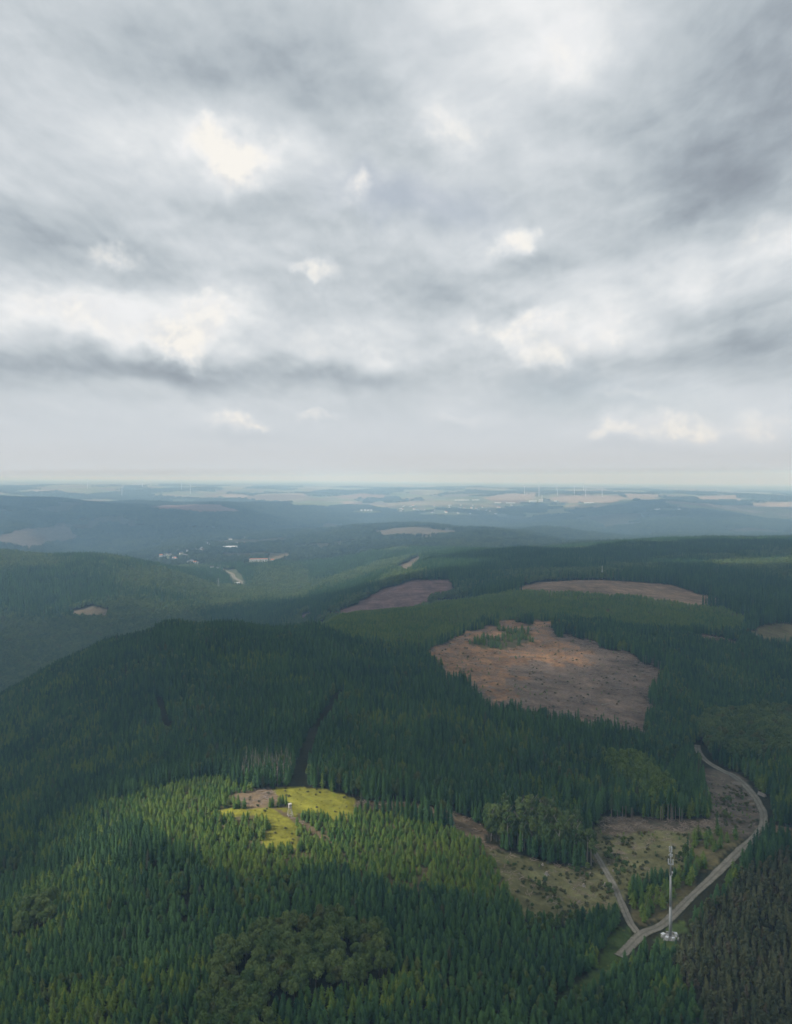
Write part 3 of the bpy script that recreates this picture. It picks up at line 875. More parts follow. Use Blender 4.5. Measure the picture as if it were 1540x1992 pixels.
# gaps cut in the added cloud to let sun through: pixel on the ground, radii in metres, share of open sky, softness
CLOUD_GAPS = [(470, 1600, 100, 62, 1.0, 0.22), (280, 1720, 130, 75, 0.46, 0.5), (560, 1820, 320, 140, 0.25, 0.6), (960, 1270, 120, 110, 0.40, 0.4), (800, 1660, 110, 50, 0.42, 0.5), (1450, 1850, 120, 90, 0.32, 0.5), (150, 1850, 150, 80, 0.25, 0.5), (180, 1140, 600, 380, 0.28, 0.5), (1250, 1085, 450, 260, 0.14, 0.5), (1200, 1680, 120, 70, 0.30, 0.5)]
build_shade_cloud(0, 720, 2300, 1080, 14.0, 141, True)
build_shade_cloud(-1900, 4700, 1500, 1000, 30.0, 143)
build_shade_cloud(900, 2050, 900, 300, 22.0, 145)
build_shade_cloud(1900, 6300, 1500, 900, 30.0, 147)


# ------------------------------------------------------------------ tree shapes (crown and trunk meshes, real size in metres)
def spruce_crown(h, r, whorls, spokes, seed, low=0.10, core=True, droop=0.30, ragged=0.36, prof=0.46):
    """stacked whorls of drooping boughs around a leader"""
    rd = random.Random(seed)
    m = MB()
    top = h
    z0 = h * low
    for k in range(whorls):
        f = k / (whorls - 1)
        z = z0 + (top - z0) * (f ** 0.92) * 0.965
        rr = r * (1 - f) ** prof * (0.72 + 0.28 * min(1, f / 0.18)) * rd.uniform(0.84, 1.14) + 0.14
        n = max(5, int(spokes * (0.55 + 0.45 * (1 - f))))
        a0 = rd.random() * 6.28
        gap = (top - z0) / whorls
        for i in range(n):
            a = a0 + 2 * math.pi * (i + rd.uniform(-0.25, 0.25)) / n
            L = rr * rd.uniform(1 - ragged, 1 + ragged * 0.45)
            wd = math.pi / n * rd.uniform(0.75, 1.15)
            dz = -L * droop * rd.uniform(0.7, 1.3)
            zz = z + rd.uniform(-0.25, 0.25) * gap
            ri = L * 0.62
            p0 = (0, 0, zz + gap * 0.75)
            p1 = (ri * math.cos(a - wd), ri * math.sin(a - wd), zz + dz * 0.45 - 0.05 * gap)
            p2 = (L * math.cos(a), L * math.sin(a), zz + dz)
            p3 = (ri * math.cos(a + wd), ri * math.sin(a + wd), zz + dz * 0.45 - 0.05 * gap)
            m.add([p0, p1, p2, p3], [(0, 1, 2), (0, 2, 3)])
    if core:
        n = 6
        vs_ = [(r * 0.42 * math.cos(6.283 * i / n), r * 0.42 * math.sin(6.283 * i / n), z0 + 0.02 * h) for i in range(n)] + [(0, 0, h * 0.86)]
        m.add(vs_, [(i, (i + 1) % n, n) for i in range(n)] + [tuple(reversed(range(n)))])
    m.tube((0, 0, h * 0.93), (0, 0, h * 1.02), 0.07, 0.02, 4)
    return m


def trunk_mb(h, r, n=6, lean=0.0):
    return MB().tube((0, 0, -1.0), (lean, 0, h), r, r * 0.25, n)


def leaf_crown(h, rx, seed, lobes=11, leaves=900, size=0.62, base=0.32, cone=0.0):
    """leaf faces spread over uneven lobes that fill an egg-shaped crown"""
    rd = random.Random(seed)
    nr = np.random.default_rng(seed)
    m = MB()
    cz, rz = h * (1 + base) / 2, h * (1 - base) / 2
    cs = []
    for i in range(lobes):
        a, e = rd.random() * 6.283, rd.uniform(-0.75, 1.0)
        k = rd.uniform(0.35, 0.72)
        w = (1 - e * e) ** 0.5 if abs(e) < 1 else 0
        w *= (1 - cone * (e + 1) / 2)
        cs.append((rx * k * w * math.cos(a), rx * k * w * math.sin(a), cz + rz * 0.66 * e, rx * rd.uniform(0.34, 0.52) * (1 - cone * 0.4 * (e + 1) / 2)))
    V, Fc = [], []
    for i in range(leaves):
        c = cs[i % lobes]
        d = nr.normal(size=3)
        d[2] = d[2] * 0.85 + 0.25
        d /= np.linalg.norm(d)
        p = np.array(c[:3]) + d * c[3] * (0.78 + 0.3 * nr.random())
        n = d + nr.normal(size=3) * 0.45
        n /= np.linalg.norm(n)
        t = np.cross(n, nr.normal(size=3))
        t /= np.linalg.norm(t) + 1e-6
        b = np.cross(n, t)
        s = size * (0.6 + 0.8 * nr.random())
        k = len(V)
        V += [p + t * s, p + b * s * 0.62, p - t * s, p - b * s * 0.62]
        Fc += [(k, k + 1, k + 2, k + 3)]
    m.add(V, Fc)
    for c in cs:                            # shaded inside of each lobe
        r = c[3] * 0.72
        m.add([(c[0] + r, c[1], c[2]), (c[0], c[1] + r, c[2]), (c[0] - r, c[1], c[2]), (c[0], c[1] - r, c[2]), (c[0], c[1], c[2] + r), (c[0], c[1], c[2] - r)],
              [(0, 1, 4), (1, 2, 4), (2, 3, 4), (3, 0, 4), (1, 0, 5), (2, 1, 5), (3, 2, 5), (0, 3, 5)])
    return m


def broad_trunk(h, r, seed, base=0.35):
    rd = random.Random(seed)
    m = MB().tube((0, 0, -1.0), (0.2, 0.1, h * 0.62), r, r * 0.5, 7)
    for i in range(5):
        a = i * 1.256 + rd.random()
        z = h * (base + 0.06 * i)
        m.tube((0.1, 0.05, z), (math.cos(a) * h * 0.16, math.sin(a) * h * 0.16, z + h * 0.2), r * 0.42, r * 0.12, 5)
    return m


def dead_crown(h, seed):
    rd = random.Random(seed)
    m = MB()
    for i in range(46):
        z = h * rd.uniform(0.2, 0.97)
        a = rd.random() * 6.283
        L = (1 - z / h) ** 0.7 * 2.1 * rd.uniform(0.5, 1.0) + 0.2
        m.tube((0, 0, z), (L * math.cos(a), L * math.sin(a), z - L * 0.3), 0.07, 0.02, 3)
        if i % 2:
            m.add([(0.1 * math.cos(a), 0.1 * math.sin(a), z + .1), (L * math.cos(a + .25), L * math.sin(a + .25), z - L * .35), (L * math.cos(a - .2), L * math.sin(a - .2), z - L * .3)], [(0, 1, 2)])
    return m


PROTO = bpy.data.collections.new('tree_shapes')       # never linked to the scene: only shape data for the woods


def to_mesh(name, mb, mat):
    me = bpy.data.meshes.new(name)
    me.from_pydata(mb.v, [], mb.f)
    me.materials.append(MATS[mat])
    me.update()
    return me


def joined(name, parts):
    me = bpy.data.meshes.new(name)
    m = MB()
    mi = []
    for k, (mb, mat) in enumerate(parts):
        m.add(mb.v, mb.f)
        mi += [k] * len(mb.f)
        me.materials.append(MATS[mat])
    me.from_pydata(m.v, [], m.f)
    me.polygons.foreach_set('material_index', mi)
    me.update()
    return me


KINDS = {}


def kind(key, variants):
    """variants: list of (crown mb, crown mat, trunk mb, trunk mat)"""
    c = bpy.data.collections.new('shape_' + key)
    split = []
    for i, (cr, cm, tr, tm) in enumerate(variants):
        o = bpy.data.objects.new('%s_shape_%d' % (key, i), joined(key, [(cr, cm)] + ([(tr, tm)] if tr else [])))
        c.objects.link(o)
        split.append((to_mesh('crown', cr, cm), to_mesh('trunk', tr, tm) if tr else None))
    KINDS[key] = (c, split)


kind('spruce', [(spruce_crown(20, 2.1 + 0.25 * (i % 3), 12, 9, 100 + i, low=0.12 + 0.04 * (i % 2)), 'spruce_needles', trunk_mb(18, 0.2), 'bark') for i in range(5)])
kind('young', [(spruce_crown(6.2, 1.55 + 0.2 * (i % 3), 9, 9, 200 + i, low=0.03, droop=0.16, prof=0.50, ragged=0.42), 'young_needles', trunk_mb(6, 0.1), 'bark') for i in range(4)])
kind('pine', [(spruce_crown(16, 2.2 + 0.2 * i, 10, 9, 300 + i, low=0.22, droop=0.05, ragged=0.45), 'pine_needles', trunk_mb(14, 0.2), 'bark') for i in range(2)]
     + [(leaf_crown(16, 2.6, 310 + i, 9, 420, 0.5, 0.3, 0.5), 'pine_needles', trunk_mb(13, 0.2), 'bark') for i in range(2)])
kind('broad', [(leaf_crown(17, 4.4 + 0.3 * i, 400 + i, 13, 950, 0.62, 0.26), 'broad_leaves', broad_trunk(15, 0.3, 400 + i), 'bark') for i in range(4)])
kind('bright', [(leaf_crown(13, 3.6 + 0.3 * i, 450 + i, 12, 800, 0.55, 0.2), 'bright_leaves', broad_trunk(11, 0.25, 450 + i), 'bark') for i in range(3)])
kind('birch', [(leaf_crown(20, 2.9, 480 + i, 10, 700, 0.5, 0.48, 0.25), 'broad_leaves', broad_trunk(19, 0.32, 480 + i, 0.55), 'pale_bark') for i in range(3)])
def brash(seed, n, L, flat):
    rd = random.Random(seed)
    m = MB()
    for i in range(n):
        x, y, a, l = rd.uniform(-1.6, 1.6), rd.uniform(-1.6, 1.6), rd.random() * 6.283, L * rd.uniform(0.4, 1.0)
        z = rd.uniform(0.02, 0.3)
        m.tube((x, y, z), (x + l * math.cos(a), y + l * math.sin(a), z + rd.uniform(0, flat)), rd.uniform(0.05, 0.14), 0.03, 4)
    return m


def tuft(seed, n, h):
    rd = random.Random(seed)
    m = MB()
    for i in range(n):
        x, y, a = rd.uniform(-0.8, 0.8), rd.uniform(-0.8, 0.8), rd.random() * 6.283
        c, s_ = math.cos(a), math.sin(a)
        hh = h * rd.uniform(0.5, 1.2)
        m.add([(x - 0.12 * s_, y + 0.12 * c, -0.05), (x + 0.12 * s_, y - 0.12 * c, -0.05), (x + 0.4 * c, y + 0.4 * s_, hh)], [(0, 1, 2)])
    return m


mat_plain('brash_wood', (0.30, 0.24, 0.19), 0.95, var=0.5, scale=0.05)
mat_leaf('grass_blades', (0.14, 0.145, 0.026), (0.22, 0.21, 0.042))
mat_leaf('rough_herbs', (0.050, 0.070, 0.026), (0.135, 0.120, 0.055))
kind('brash', [(brash(540 + i, 12, 3.2, 0.5), 'brash_wood', None, None) for i in range(4)])
kind('tuft', [(tuft(550 + i, 40, 0.7), 'grass_blades', None, None) for i in range(3)])
kind('herb', [(leaf_crown(1.3, 1.2, 560 + i, 5, 60, 0.25, 0.0), 'rough_herbs', None, None) for i in range(3)])
kind('tall', [(spruce_crown(24, 2.2, 11, 9, 570 + i, low=0.48), 'spruce_needles', trunk_mb(22, 0.3), 'dead_wood') for i in range(3)])
kind('dead', [(dead_crown(19, 500 + i), 'dead_wood', trunk_mb(19, 0.19), 'dead_wood') for i in range(3)])
# distant woods: cheaper shapes
kind('midspruce', [(spruce_crown(20, 2.5, 8, 7, 600 + i, low=0.1), 'spruce_needles', trunk_mb(6, 0.3, 4), 'dead_wood') for i in range(3)])
kind('midyoung', [(spruce_crown(7, 1.9, 5, 6, 620 + i, low=0.02), 'young_needles', None, None) for i in range(3)])
kind('midbroad', [(leaf_crown(16, 4.8, 650 + i, 8, 200, 1.0, 0.15), 'broad_leaves', None, None) for i in range(3)])


def far_clump(seed, n, conif):
    rd = random.Random(seed)
    m = MB()
    for i in range(n):
        x, y = rd.uniform(-9, 9), rd.uniform(-9, 9)
        if rd.random() < conif:
            c = spruce_crown(rd.uniform(16, 23), rd.uniform(2.6, 3.6), 4, 6, seed * 50 + i, low=0.0)
        else:
            c = leaf_crown(rd.uniform(13, 19), rd.uniform(4.2, 5.5), seed * 50 + i, 5, 46, 1.8, 0.05)
        m.add([(a + x, b + y, cc) for a, b, cc in c.v], c.f)
    return m


kind('clump', [(far_clump(700 + i, 9, 0.75 if i < 2 else 0.2), 'far_wood', None, None) for i in range(4)])


# ------------------------------------------------------------------ where the trees stand
def grid_pts(d0, d1, step, half=0.64):
    ymax, xmax = d1, d1 * half
    gx, gy = np.meshgrid(np.arange(-xmax, xmax, step), np.arange(d0 * 0.8, ymax, step))
    x = gx.ravel() + rng.uniform(-0.42, 0.42, gx.size) * step
    y = gy.ravel() + rng.uniform(-0.42, 0.42, gx.size) * step
    D = np.hypot(x, y)
    k = (D > d0) & (D < d1) & (np.abs(x) < half * y + 6)
    return x[k], y[k]


slope = (GZ - CAM[2]) / DD
RUN = np.maximum.accumulate(slope, 0)      # highest line of sight so far along every bearing


def seen(x, y, z, h, margin=0.006):
    a = np.clip(np.round(np.interp(np.arctan2(x, y), TH, it_)).astype(int), 0, len(TH) - 1)
    D = np.hypot(x, y)
    b = np.clip(np.interp(np.log(D * 0.98), LD, il_).astype(int), 0, len(LD) - 1)
    return (z + h - CAM[2]) / D > RUN[b, a] - margin


class Stand:
    def __init__(self):
        self.rows = []

    def add(self, key, x, y, z, sx, sz):
        nv = len(KINDS[key][1])
        n = len(x)
        self.rows.append((key, np.stack([x, y, z], -1), np.stack([sx, sx, sz], -1), rng.uniform(0, 6.283, n), rng.integers(0, nv, n)))


stand = Stand()


def crown_at(u, v, lift=16.0, d0=380.0, d1=1100.0):
    """where a sight line meets the tops of a wood"""
    d = ray(u, v)
    d = d / math.hypot(d[0], d[1])
    q = np.exp(np.linspace(math.log(d0), math.log(d1), 2000))
    zz = CAM[2] + d[2] * q - zat(d[0] * q, d[1] * q) - lift
    k = np.argmax(zz < 0) if (zz < 0).any() else len(q) - 1
    return np.array([d[0] * q[k], d[1] * q[k]])


RIDES = [([(576, 1512), (588, 1445), (612, 1388), (640, 1350), (664, 1316)], 5.2), ([(306, 1330), (327, 1388), (292, 1432)], 3.8), ([(327, 1393), (392, 1372)], 3.6)]
RIDES = [([crown_at(*p) for p in r], w) for r, w in RIDES]
RIDES[0][0].insert(0, ground_at(583, 1533, d1=800)[:2])


def seg_dist(x, y, a, b):
    ab = b - a
    t = np.clip(((x - a[0]) * ab[0] + (y - a[1]) * ab[1]) / (ab @ ab), 0, 1)
    return np.hypot(x - a[0] - t * ab[0], y - a[1] - t * ab[1])


MAST = ground_at(1303, 1824, d1=800)
SEAT = ground_at(564, 1587, d1=800)


def near_woods():
    x, y = grid_pts(215, 1200, 2.8)
    cls, _, u, v, D, z = classify(x, y)
    keep = np.ones(len(x), bool)
    for rp, rw in RIDES:
        for a_, b_ in zip(rp[:-1], rp[1:]):
            keep &= seg_dist(x, y, a_, b_) > rw
    keep &= ~near_road(x, y, 6.2)
    ln = np.hypot(x, y)
    tall = np.where(cls == YOUNG, 4.0, np.where(cls == SAPLING, 6.0, 11.0))
    for st in (0.35, 0.7, 1.0, 1.3):                   # trees on the near side keep a verge to the main road
        keep &= ~(near_road(x + x / ln * tall * st, y + y / ln * tall * st, 3.6) & (u > 1255))
    keep &= np.hypot(x - MAST[0], y - MAST[1]) > 9
    keep &= np.hypot(x - SEAT[0], y - SEAT[1] + 3) > 6.5
    keep &= seen(x, y, z, 24)
    x, y, z, cls, u, v, D = [a[keep] for a in (x, y, z, cls, u, v, D)]
    n = len(x)
    r = rng.random(n)
    hvar = np.clip(rng.normal(1.0, 0.12, n), 0.6, 1.4)
    patch = fbm(x / 60, y / 60, 3, 88)
    # mature spruce
    dens = np.where(D < 470, 1.0, 0.9) * np.where(patch > 0.7, 0.8, 1.0)
    m = (cls == FOREST) & (r < dens)
    base = np.where((v > 1700) | (D < 400), 0.37, np.where(u < 300, 0.56, 0.68))    # the stand below the meadow is younger
    s = hvar[m] * base[m] * (0.85 + 0.3 * patch[m])
    lightp = fbm(x / 45, y / 30, 3, 94) + np.where((u < 560) & (D < 560), 0.06, 0.0)
    lt = m & (lightp + rng.normal(0, 0.05, n) > 0.60) & (rng.random(n) < 0.7)          # patches of younger, paler trees
    sl = hvar[lt] * np.where(D[lt] < 420, 1.05, 1.6) * (0.85 + 0.3 * patch[lt])
    stand.add('young', x[lt], y[lt], z[lt] - 0.15, sl * 0.62 + 0.42, sl)
    m &= ~lt
    s = hvar[m] * base[m] * (0.85 + 0.3 * patch[m])
    mixb = (fbm(x[m] / 30, y[m] / 30, 3, 91) > 0.60) & (rng.random(m.sum()) < 0.22)
    stand.add('spruce', x[m][~mixb], y[m][~mixb], z[m][~mixb] - 0.2, np.clip(s[~mixb] * 0.40 + 0.60, 0.55, 1.1) * rng.uniform(0.75, 1.28, (~mixb).sum()), s[~mixb])
    stand.add('broad', x[m][mixb], y[m][mixb], z[m][mixb] - 0.2, s[mixb] * 0.42 + 0.12, s[mixb] * 1.05)
    m = (cls == SAPLING) & (r < 0.75 * np.where(D > 700, 0.3, 0.85) * np.where((patch > 0.42) | (D < 430), 1, 0.35))
    s = hvar[m] * (0.9 + 0.5 * patch[m])
    stand.add('young', x[m], y[m], z[m] - 0.15, s * 1.15, s)
    # broadleaved groups: wider crowns, wider spacing
    m = (cls == BROAD) & (r < 0.55)
    br = m & (D > 480) & (D < 640) & (u < 1340)
    bi = m & (u > 900) & (u < 1170) & (D < 520) & (rng.random(n) < 0.4)
    bb = m & ~br & ~bi
    stand.add('broad', x[bb], y[bb], z[bb] - 0.2, hvar[bb] * np.where(D[bb] < 420, 0.55, 0.72), hvar[bb] * np.where(D[bb] < 420, 0.62, 0.85))
    stand.add('bright', x[br], y[br], z[br] - 0.2, hvar[br] * 0.75, hvar[br])
    stand.add('birch', x[bi], y[bi], z[bi] - 0.2, hvar[bi] * 0.95, hvar[bi])
    # pine wood right of the road
    m = (cls == PINE) & (r < 0.8)
    s = hvar[m] * 0.56
    stand.add('pine', x[m], y[m], z[m] - 0.2, s * 1.05, s)
    # lone saplings on open ground
    m = (cls == GRASS) & (r < 0.012) & (D > 400)
    s = hvar[m] * 0.4
    stand.add('young', x[m], y[m], z[m] - 0.1, s * 1.2, s)
    m = (cls == SPARSE) & (r < 0.04 + 0.2 * (patch > 0.56))
    s = hvar[m] * 0.28
    stand.add('young', x[m], y[m], z[m] - 0.1, s * 1.4, s)
    m = (cls == BARE) & (r < 0.006 + 0.05 * (patch > 0.6)) & (D > 600)
    s = hvar[m] * 0.4
    stand.add('young', x[m], y[m], z[m] - 0.1, s * 1.3, s)
    m = (cls == BARE) & (r > 0.9985) & (D > 600)
    stand.add('dead', x[m], y[m], z[m] - 0.1, hvar[m] * 0.7, hvar[m] * 0.55)


def plantations():
    x, y = grid_pts(330, 1200, 2.75)
    cls, _, u, v, D, z = classify(x, y)
    keep = (cls == YOUNG) & seen(x, y, z, 9) & (np.hypot(x - SEAT[0], y - SEAT[1] + 3) > 6.5)
    x, y, z, u, v, D = [a[keep] for a in (x, y, z, u, v, D)]
    n = len(x)
    patch = fbm(x / 25, y / 25, 3, 188)
    keep = rng.random(n) < np.where(patch > 0.66, 0.35, 0.93)
    s = np.clip(rng.normal(1.0, 0.16, n), 0.55, 1.4) * np.where(D > 700, 0.8, 0.88) * (0.7 + 0.6 * patch)
    stand.add('young', x[keep], y[keep], z[keep] - 0.15, (s * 0.6 + 0.50)[keep], s[keep])


def mid_woods():
    x, y = grid_pts(1200, 2750, 5.2)
    cls, _, u, v, D, z = classify(x, y)
    k = seen(x, y, z, 24, 0.004)
    x, y, z, cls, u, v, D = [a[k] for a in (x, y, z, cls, u, v, D)]
    n = len(x)
    hv = np.clip(rng.normal(1, 0.11, n), 0.6, 1.4)
    wood = fbm(x / 260, y / 260, 3, 61)
    left = (u < 600)
    m = (cls == FOREST)
    bro = m & (wood + np.where(left, 0.14, -0.05) + rng.normal(0, 0.04, n) > 0.56)
    con = m & ~bro
    stand.add('midspruce', x[con], y[con], z[con] - 0.5, hv[con] * 0.95, hv[con] * (0.8 + 0.35 * wood[con]))
    stand.add('midbroad', x[bro], y[bro], z[bro] - 0.5, hv[bro] * 0.8, hv[bro] * 0.85)
    m = cls == YOUNG
    stand.add('midyoung', x[m], y[m], z[m] - 0.2, hv[m] * 1.4, hv[m] * 0.7)


def far_woods():
    for d0, d1, st, sc_ in ((2750, 7600, 17.5, 1.0), (7600, 13000, 52.0, 2.0)):
        x, y = grid_pts(d0, d1, st)
        cls, _, u, v, D, z = classify(x, y)
        k = seen(x, y, z, 24, 0.002) & (cls == FOREST)
        x, y, z, D = [a[k] for a in (x, y, z, D)]
        n = len(x)
        gap = fbm(x / 300, y / 300, 4, 71)
        k = gap < 0.66
        x, y, z = x[k], y[k], z[k]
        n = len(x)
        h = rng.uniform(0.8, 1.15, n)
        stand.add('clump', x, y, z - 1.5, h * sc_ * 0.95, h * (1.0 if sc_ == 1 else 1.1))


def ground_litter():
    x, y = grid_pts(300, 1100, 2.6)
    cls, _, u, v, D, z = classify(x, y)
    op = np.isin(cls, (BARE, SPARSE, GRASS)) & seen(x, y, z, 1) & ~near_road(x, y, 3.6)
    x, y, z, cls, D, u = [a[op] for a in (x, y, z, cls, D, u)]
    n = len(x)
    r = rng.random(n)
    p1 = fbm(x / 16, y / 9, 3, 201)
    p2 = fbm(x / 12, y / 12, 3, 202)
    sz = rng.uniform(0.6, 1.3, n)
    m = np.isin(cls, (BARE, SPARSE)) & (r < np.where(p1 > 0.52, 0.5, 0.1) * np.where(cls == SPARSE, 0.4, 1.0))
    stand.add('brash', x[m], y[m], z[m], sz[m], sz[m])
    m = (cls == GRASS) & (r < 0.12)
    stand.add('tuft', x[m], y[m], z[m], sz[m] * 0.6, sz[m] * 0.45)
    m = (cls == GRASS) & (r > 0.955) & (D > 400)
    stand.add('herb', x[m], y[m], z[m], sz[m] * 0.9, sz[m] * 0.7)
    m = np.isin(cls, (BARE, SPARSE)) & (r > 1 - np.where(p2 > 0.54, 0.6, 0.1) * np.where(cls == SPARSE, 1.0, 0.12))
    stand.add('herb', x[m], y[m], z[m], sz[m] * 1.1, sz[m] * 0.9)
    m = (cls == SPARSE) & (p2 > 0.64) & (rng.random(n) < 0.3)
    stand.add('broad', x[m], y[m], z[m], sz[m] * 0.28, sz[m] * 0.26)


def forest_edges():
    for n, (u0, v0), (u1, v1), d0, d1, sp in ((22, (1262, 1392), (1322, 1305), 600, 1000, 9), (16, (1240, 1290), (1330, 1318), 600, 1100, 10), (30, (1020, 1131), (1285, 1134), 1250, 1800, 4), (9, (1285, 1594), (1335, 1598), 420, 560, 5), (6, (1195, 1600), (1240, 1598), 420, 560, 5)):
        for i in range(n):
            f_ = (i + random.uniform(-0.3, 0.3)) / n
            g = ground_at(u0 + (u1 - u0) * f_ + random.uniform(-sp, sp), v0 + (v1 - v0) * f_ + random.uniform(-2, 2), d0, d1)
            h = random.uniform(0.75, 1.0)
            stand.add('tall', g[0:1], g[1:2], g[2:3] - 0.2, np.array([h]), np.array([h]))


near_woods()
ground_litter()
forest_edges()
plantations()
mid_woods()
far_woods()


# ------------------------------------------------------------------ single trees (the ones that show largest), the rest of each wood as one mass
def wood_nodes():
    ng = bpy.data.node_groups.new('wood', 'GeometryNodeTree')
    ng.interface.new_socket('Geometry', in_out='INPUT', socket_type='NodeSocketGeometry')
    ng.interface.new_socket('Shapes', in_out='INPUT', socket_type='NodeSocketCollection')
    ng.interface.new_socket('Geometry', in_out='OUTPUT', socket_type='NodeSocketGeometry')
    N, Lk = ng.nodes, ng.links
    gi, go = N.new('NodeGroupInput'), N.new('NodeGroupOutput')
    ci = N.new('GeometryNodeCollectionInfo')
    ci.inputs['Separate Children'].default_value = True
    ci.inputs['Reset Children'].default_value = True
    Lk.new(gi.outputs['Shapes'], ci.inputs['Collection'])
    ip = N.new('GeometryNodeInstanceOnPoints')

    def attr(nm, dt):
        a = N.new('GeometryNodeInputNamedAttribute')
        a.data_type = dt
        a.inputs['Name'].default_value = nm
        return [o for o in a.outputs if o.enabled and o.name == 'Attribute'][0]
    Lk.new(gi.outputs['Geometry'], ip.inputs['Points'])
    Lk.new(ci.outputs[0], ip.inputs['Instance'])
    ip.inputs['Pick Instance'].default_value = True
    Lk.new(attr('shape', 'INT'), ip.inputs['Instance Index'])
    Lk.new(attr('turn', 'FLOAT_VECTOR'), ip.inputs['Rotation'])
    Lk.new(attr('size', 'FLOAT_VECTOR'), ip.inputs['Scale'])
    Lk.new(ip.outputs[0], go.inputs[0])
    return ng


WOOD = wood_nodes()


def wood_mass(name, key, P, S, R, I, label):
    me = bpy.data.meshes.new(name)
    n = len(P)
    me.vertices.add(n)
    me.vertices.foreach_set('co', P.astype(np.float32).ravel())
    a = me.attributes.new('size', 'FLOAT_VECTOR', 'POINT')
    a.data.foreach_set('vector', S.astype(np.float32).ravel())
    a = me.attributes.new('turn', 'FLOAT_VECTOR', 'POINT')
    rot = np.zeros((n, 3), np.float32)
    rot[:, 2] = R
    a.data.foreach_set('vector', rot.ravel())
    a = me.attributes.new('shape', 'INT', 'POINT')
    a.data.foreach_set('value', I.astype(np.int32))
    o = link(bpy.data.objects.new(name, me))
    md = o.modifiers.new('wood', 'NODES')
    md.node_group = WOOD
    for it in WOOD.interface.items_tree:
        if it.in_out == 'INPUT' and it.name == 'Shapes':
            md[it.identifier] = KINDS[key][0]
    tag(o, label, None, None, 'stuff')
    return o


def single(key, name, i, p, s, r, label, cat, group):
    cr, tr = KINDS[key][1][i]
    e = bpy.data.objects.new(name, None)
    e.location = p
    e.rotation_euler = (0, 0, r)
    e.scale = s
    col.objects.link(e)
    for nm, me in (('crown', cr), ('trunk', tr)):
        if me:
            o = bpy.data.objects.new(nm, me)
            o.parent = e
            col.objects.link(o)
    tag(e, label, cat, group)


INFO = {
    'spruce': ('spruce_tree', 'spruce', 'mass_of_spruce', 'dark green spruce forest covering the ridge and slopes'),
    'young': ('young_spruce_tree', 'young spruce', 'young_plantation', 'dense low plantation of young spruce'),
    'pine': ('pine_tree', 'pine', 'pine_wood', 'olive brown pine wood beside the gravel road'),
    'broad': ('broadleaf_tree', 'tree', 'broadleaf_wood', 'rounded broadleaf trees scattered among the spruces'),
    'bright': ('light_green_tree', 'tree', 'bright_wood', 'strip of light green broadleaf trees'),
    'birch': ('birch_tree', 'birch', 'birch_wood', 'birches with pale stems'),
    'dead': ('dead_spruce_tree', 'dead tree', 'dead_wood', 'grey dead spruces'),
    'brash': (None, None, 'brash', 'grey brown brash and twigs littering the clear-cuts'),
    'tuft': (None, None, 'meadow_grass', 'yellow green tufts of grass on the meadow'),
    'herb': (None, None, 'rough_growth', 'low rough herbs and bramble on the open ground'),
    'tall': ('bare_stemmed_spruce_tree', 'spruce', 'bare_stemmed_wood', 'tall spruces with bare lower stems'),
    'midspruce': (None, None, 'distant_spruce_wood', 'far spruce woods on the middle hills'),
    'midyoung': (None, None, 'distant_plantation', 'far low plantation on the ridge'),
    'midbroad': (None, None, 'distant_broadleaf_wood', 'far broadleaf woods on the valley sides'),
    'clump': (None, None, 'far_off_wood', 'far-off blue woods over the hills and plain'),
}


def place_label(key, u, v, D):
    if key == 'spruce':
        return ('dark green spruce in the dense stand below the meadow and broadleaf group', 'spruces in the stand below the meadow') if u < 1150 else \
               ('dark green spruce by the grassy lane below the road junction', 'spruces below the road junction')
    if key == 'young':
        if D > 600:
            return 'small young spruce on the plantation behind the ridge clear-cut', 'young spruces behind the ridge clear-cut'
        if u > 1200:
            return 'bushy young spruce between the gravel road and its side track', 'young spruces beside the road'
        if u > 960:
            return 'small young spruce standing alone on the stump-strewn clearing', 'young spruces on the clearing'
        return 'light green young spruce in the plantation around the sunlit meadow', 'young spruces around the meadow'
    if key == 'pine':
        return 'olive brown pine in the wood right of the gravel road and mast', 'pines right of the gravel road'
    if key == 'broad':
        if u > 930 and u < 1200 and D < 520:
            return 'rounded green broadleaf tree in the copse behind the stump-strewn clearing', 'broadleaf trees in the copse by the clearing'
        if D < 420 and 330 < u < 800 and v > 1760:
            return 'rounded green broadleaf tree in the group below the spruce stand', 'broadleaf trees in the low group'
        if D > 600:
            return 'rounded broadleaf tree on the slope beyond the road bend', 'broadleaf trees beyond the road bend'
        return 'rounded broadleaf tree scattered among dark spruces', 'broadleaf trees among the spruces'
    if key == 'bright':
        return 'light green broadleaf tree in the strip between spruces below the ridge clear-cut', 'light green trees in the strip'
    if key == 'tall':
        return ('spruce with bare pale stem along the edge of the far clear-cut', 'bare-stemmed spruces by the far clear-cut') if D > 1200 else \
               ('spruce with bare pale stem at the edge of the brown ridge clear-cut', 'bare-stemmed spruces by the ridge clear-cut') if D > 620 else \
               ('spruce with bare pale stem behind the stump-strewn clearing', 'bare-stemmed spruces behind the clearing')
    if key == 'birch':
        return 'birch with long pale stem in the copse behind the stump-strewn clearing', 'birches in the copse'
    return 'grey leafless dead spruce standing alone on the clear-cut', 'dead spruces on the clear-cut'


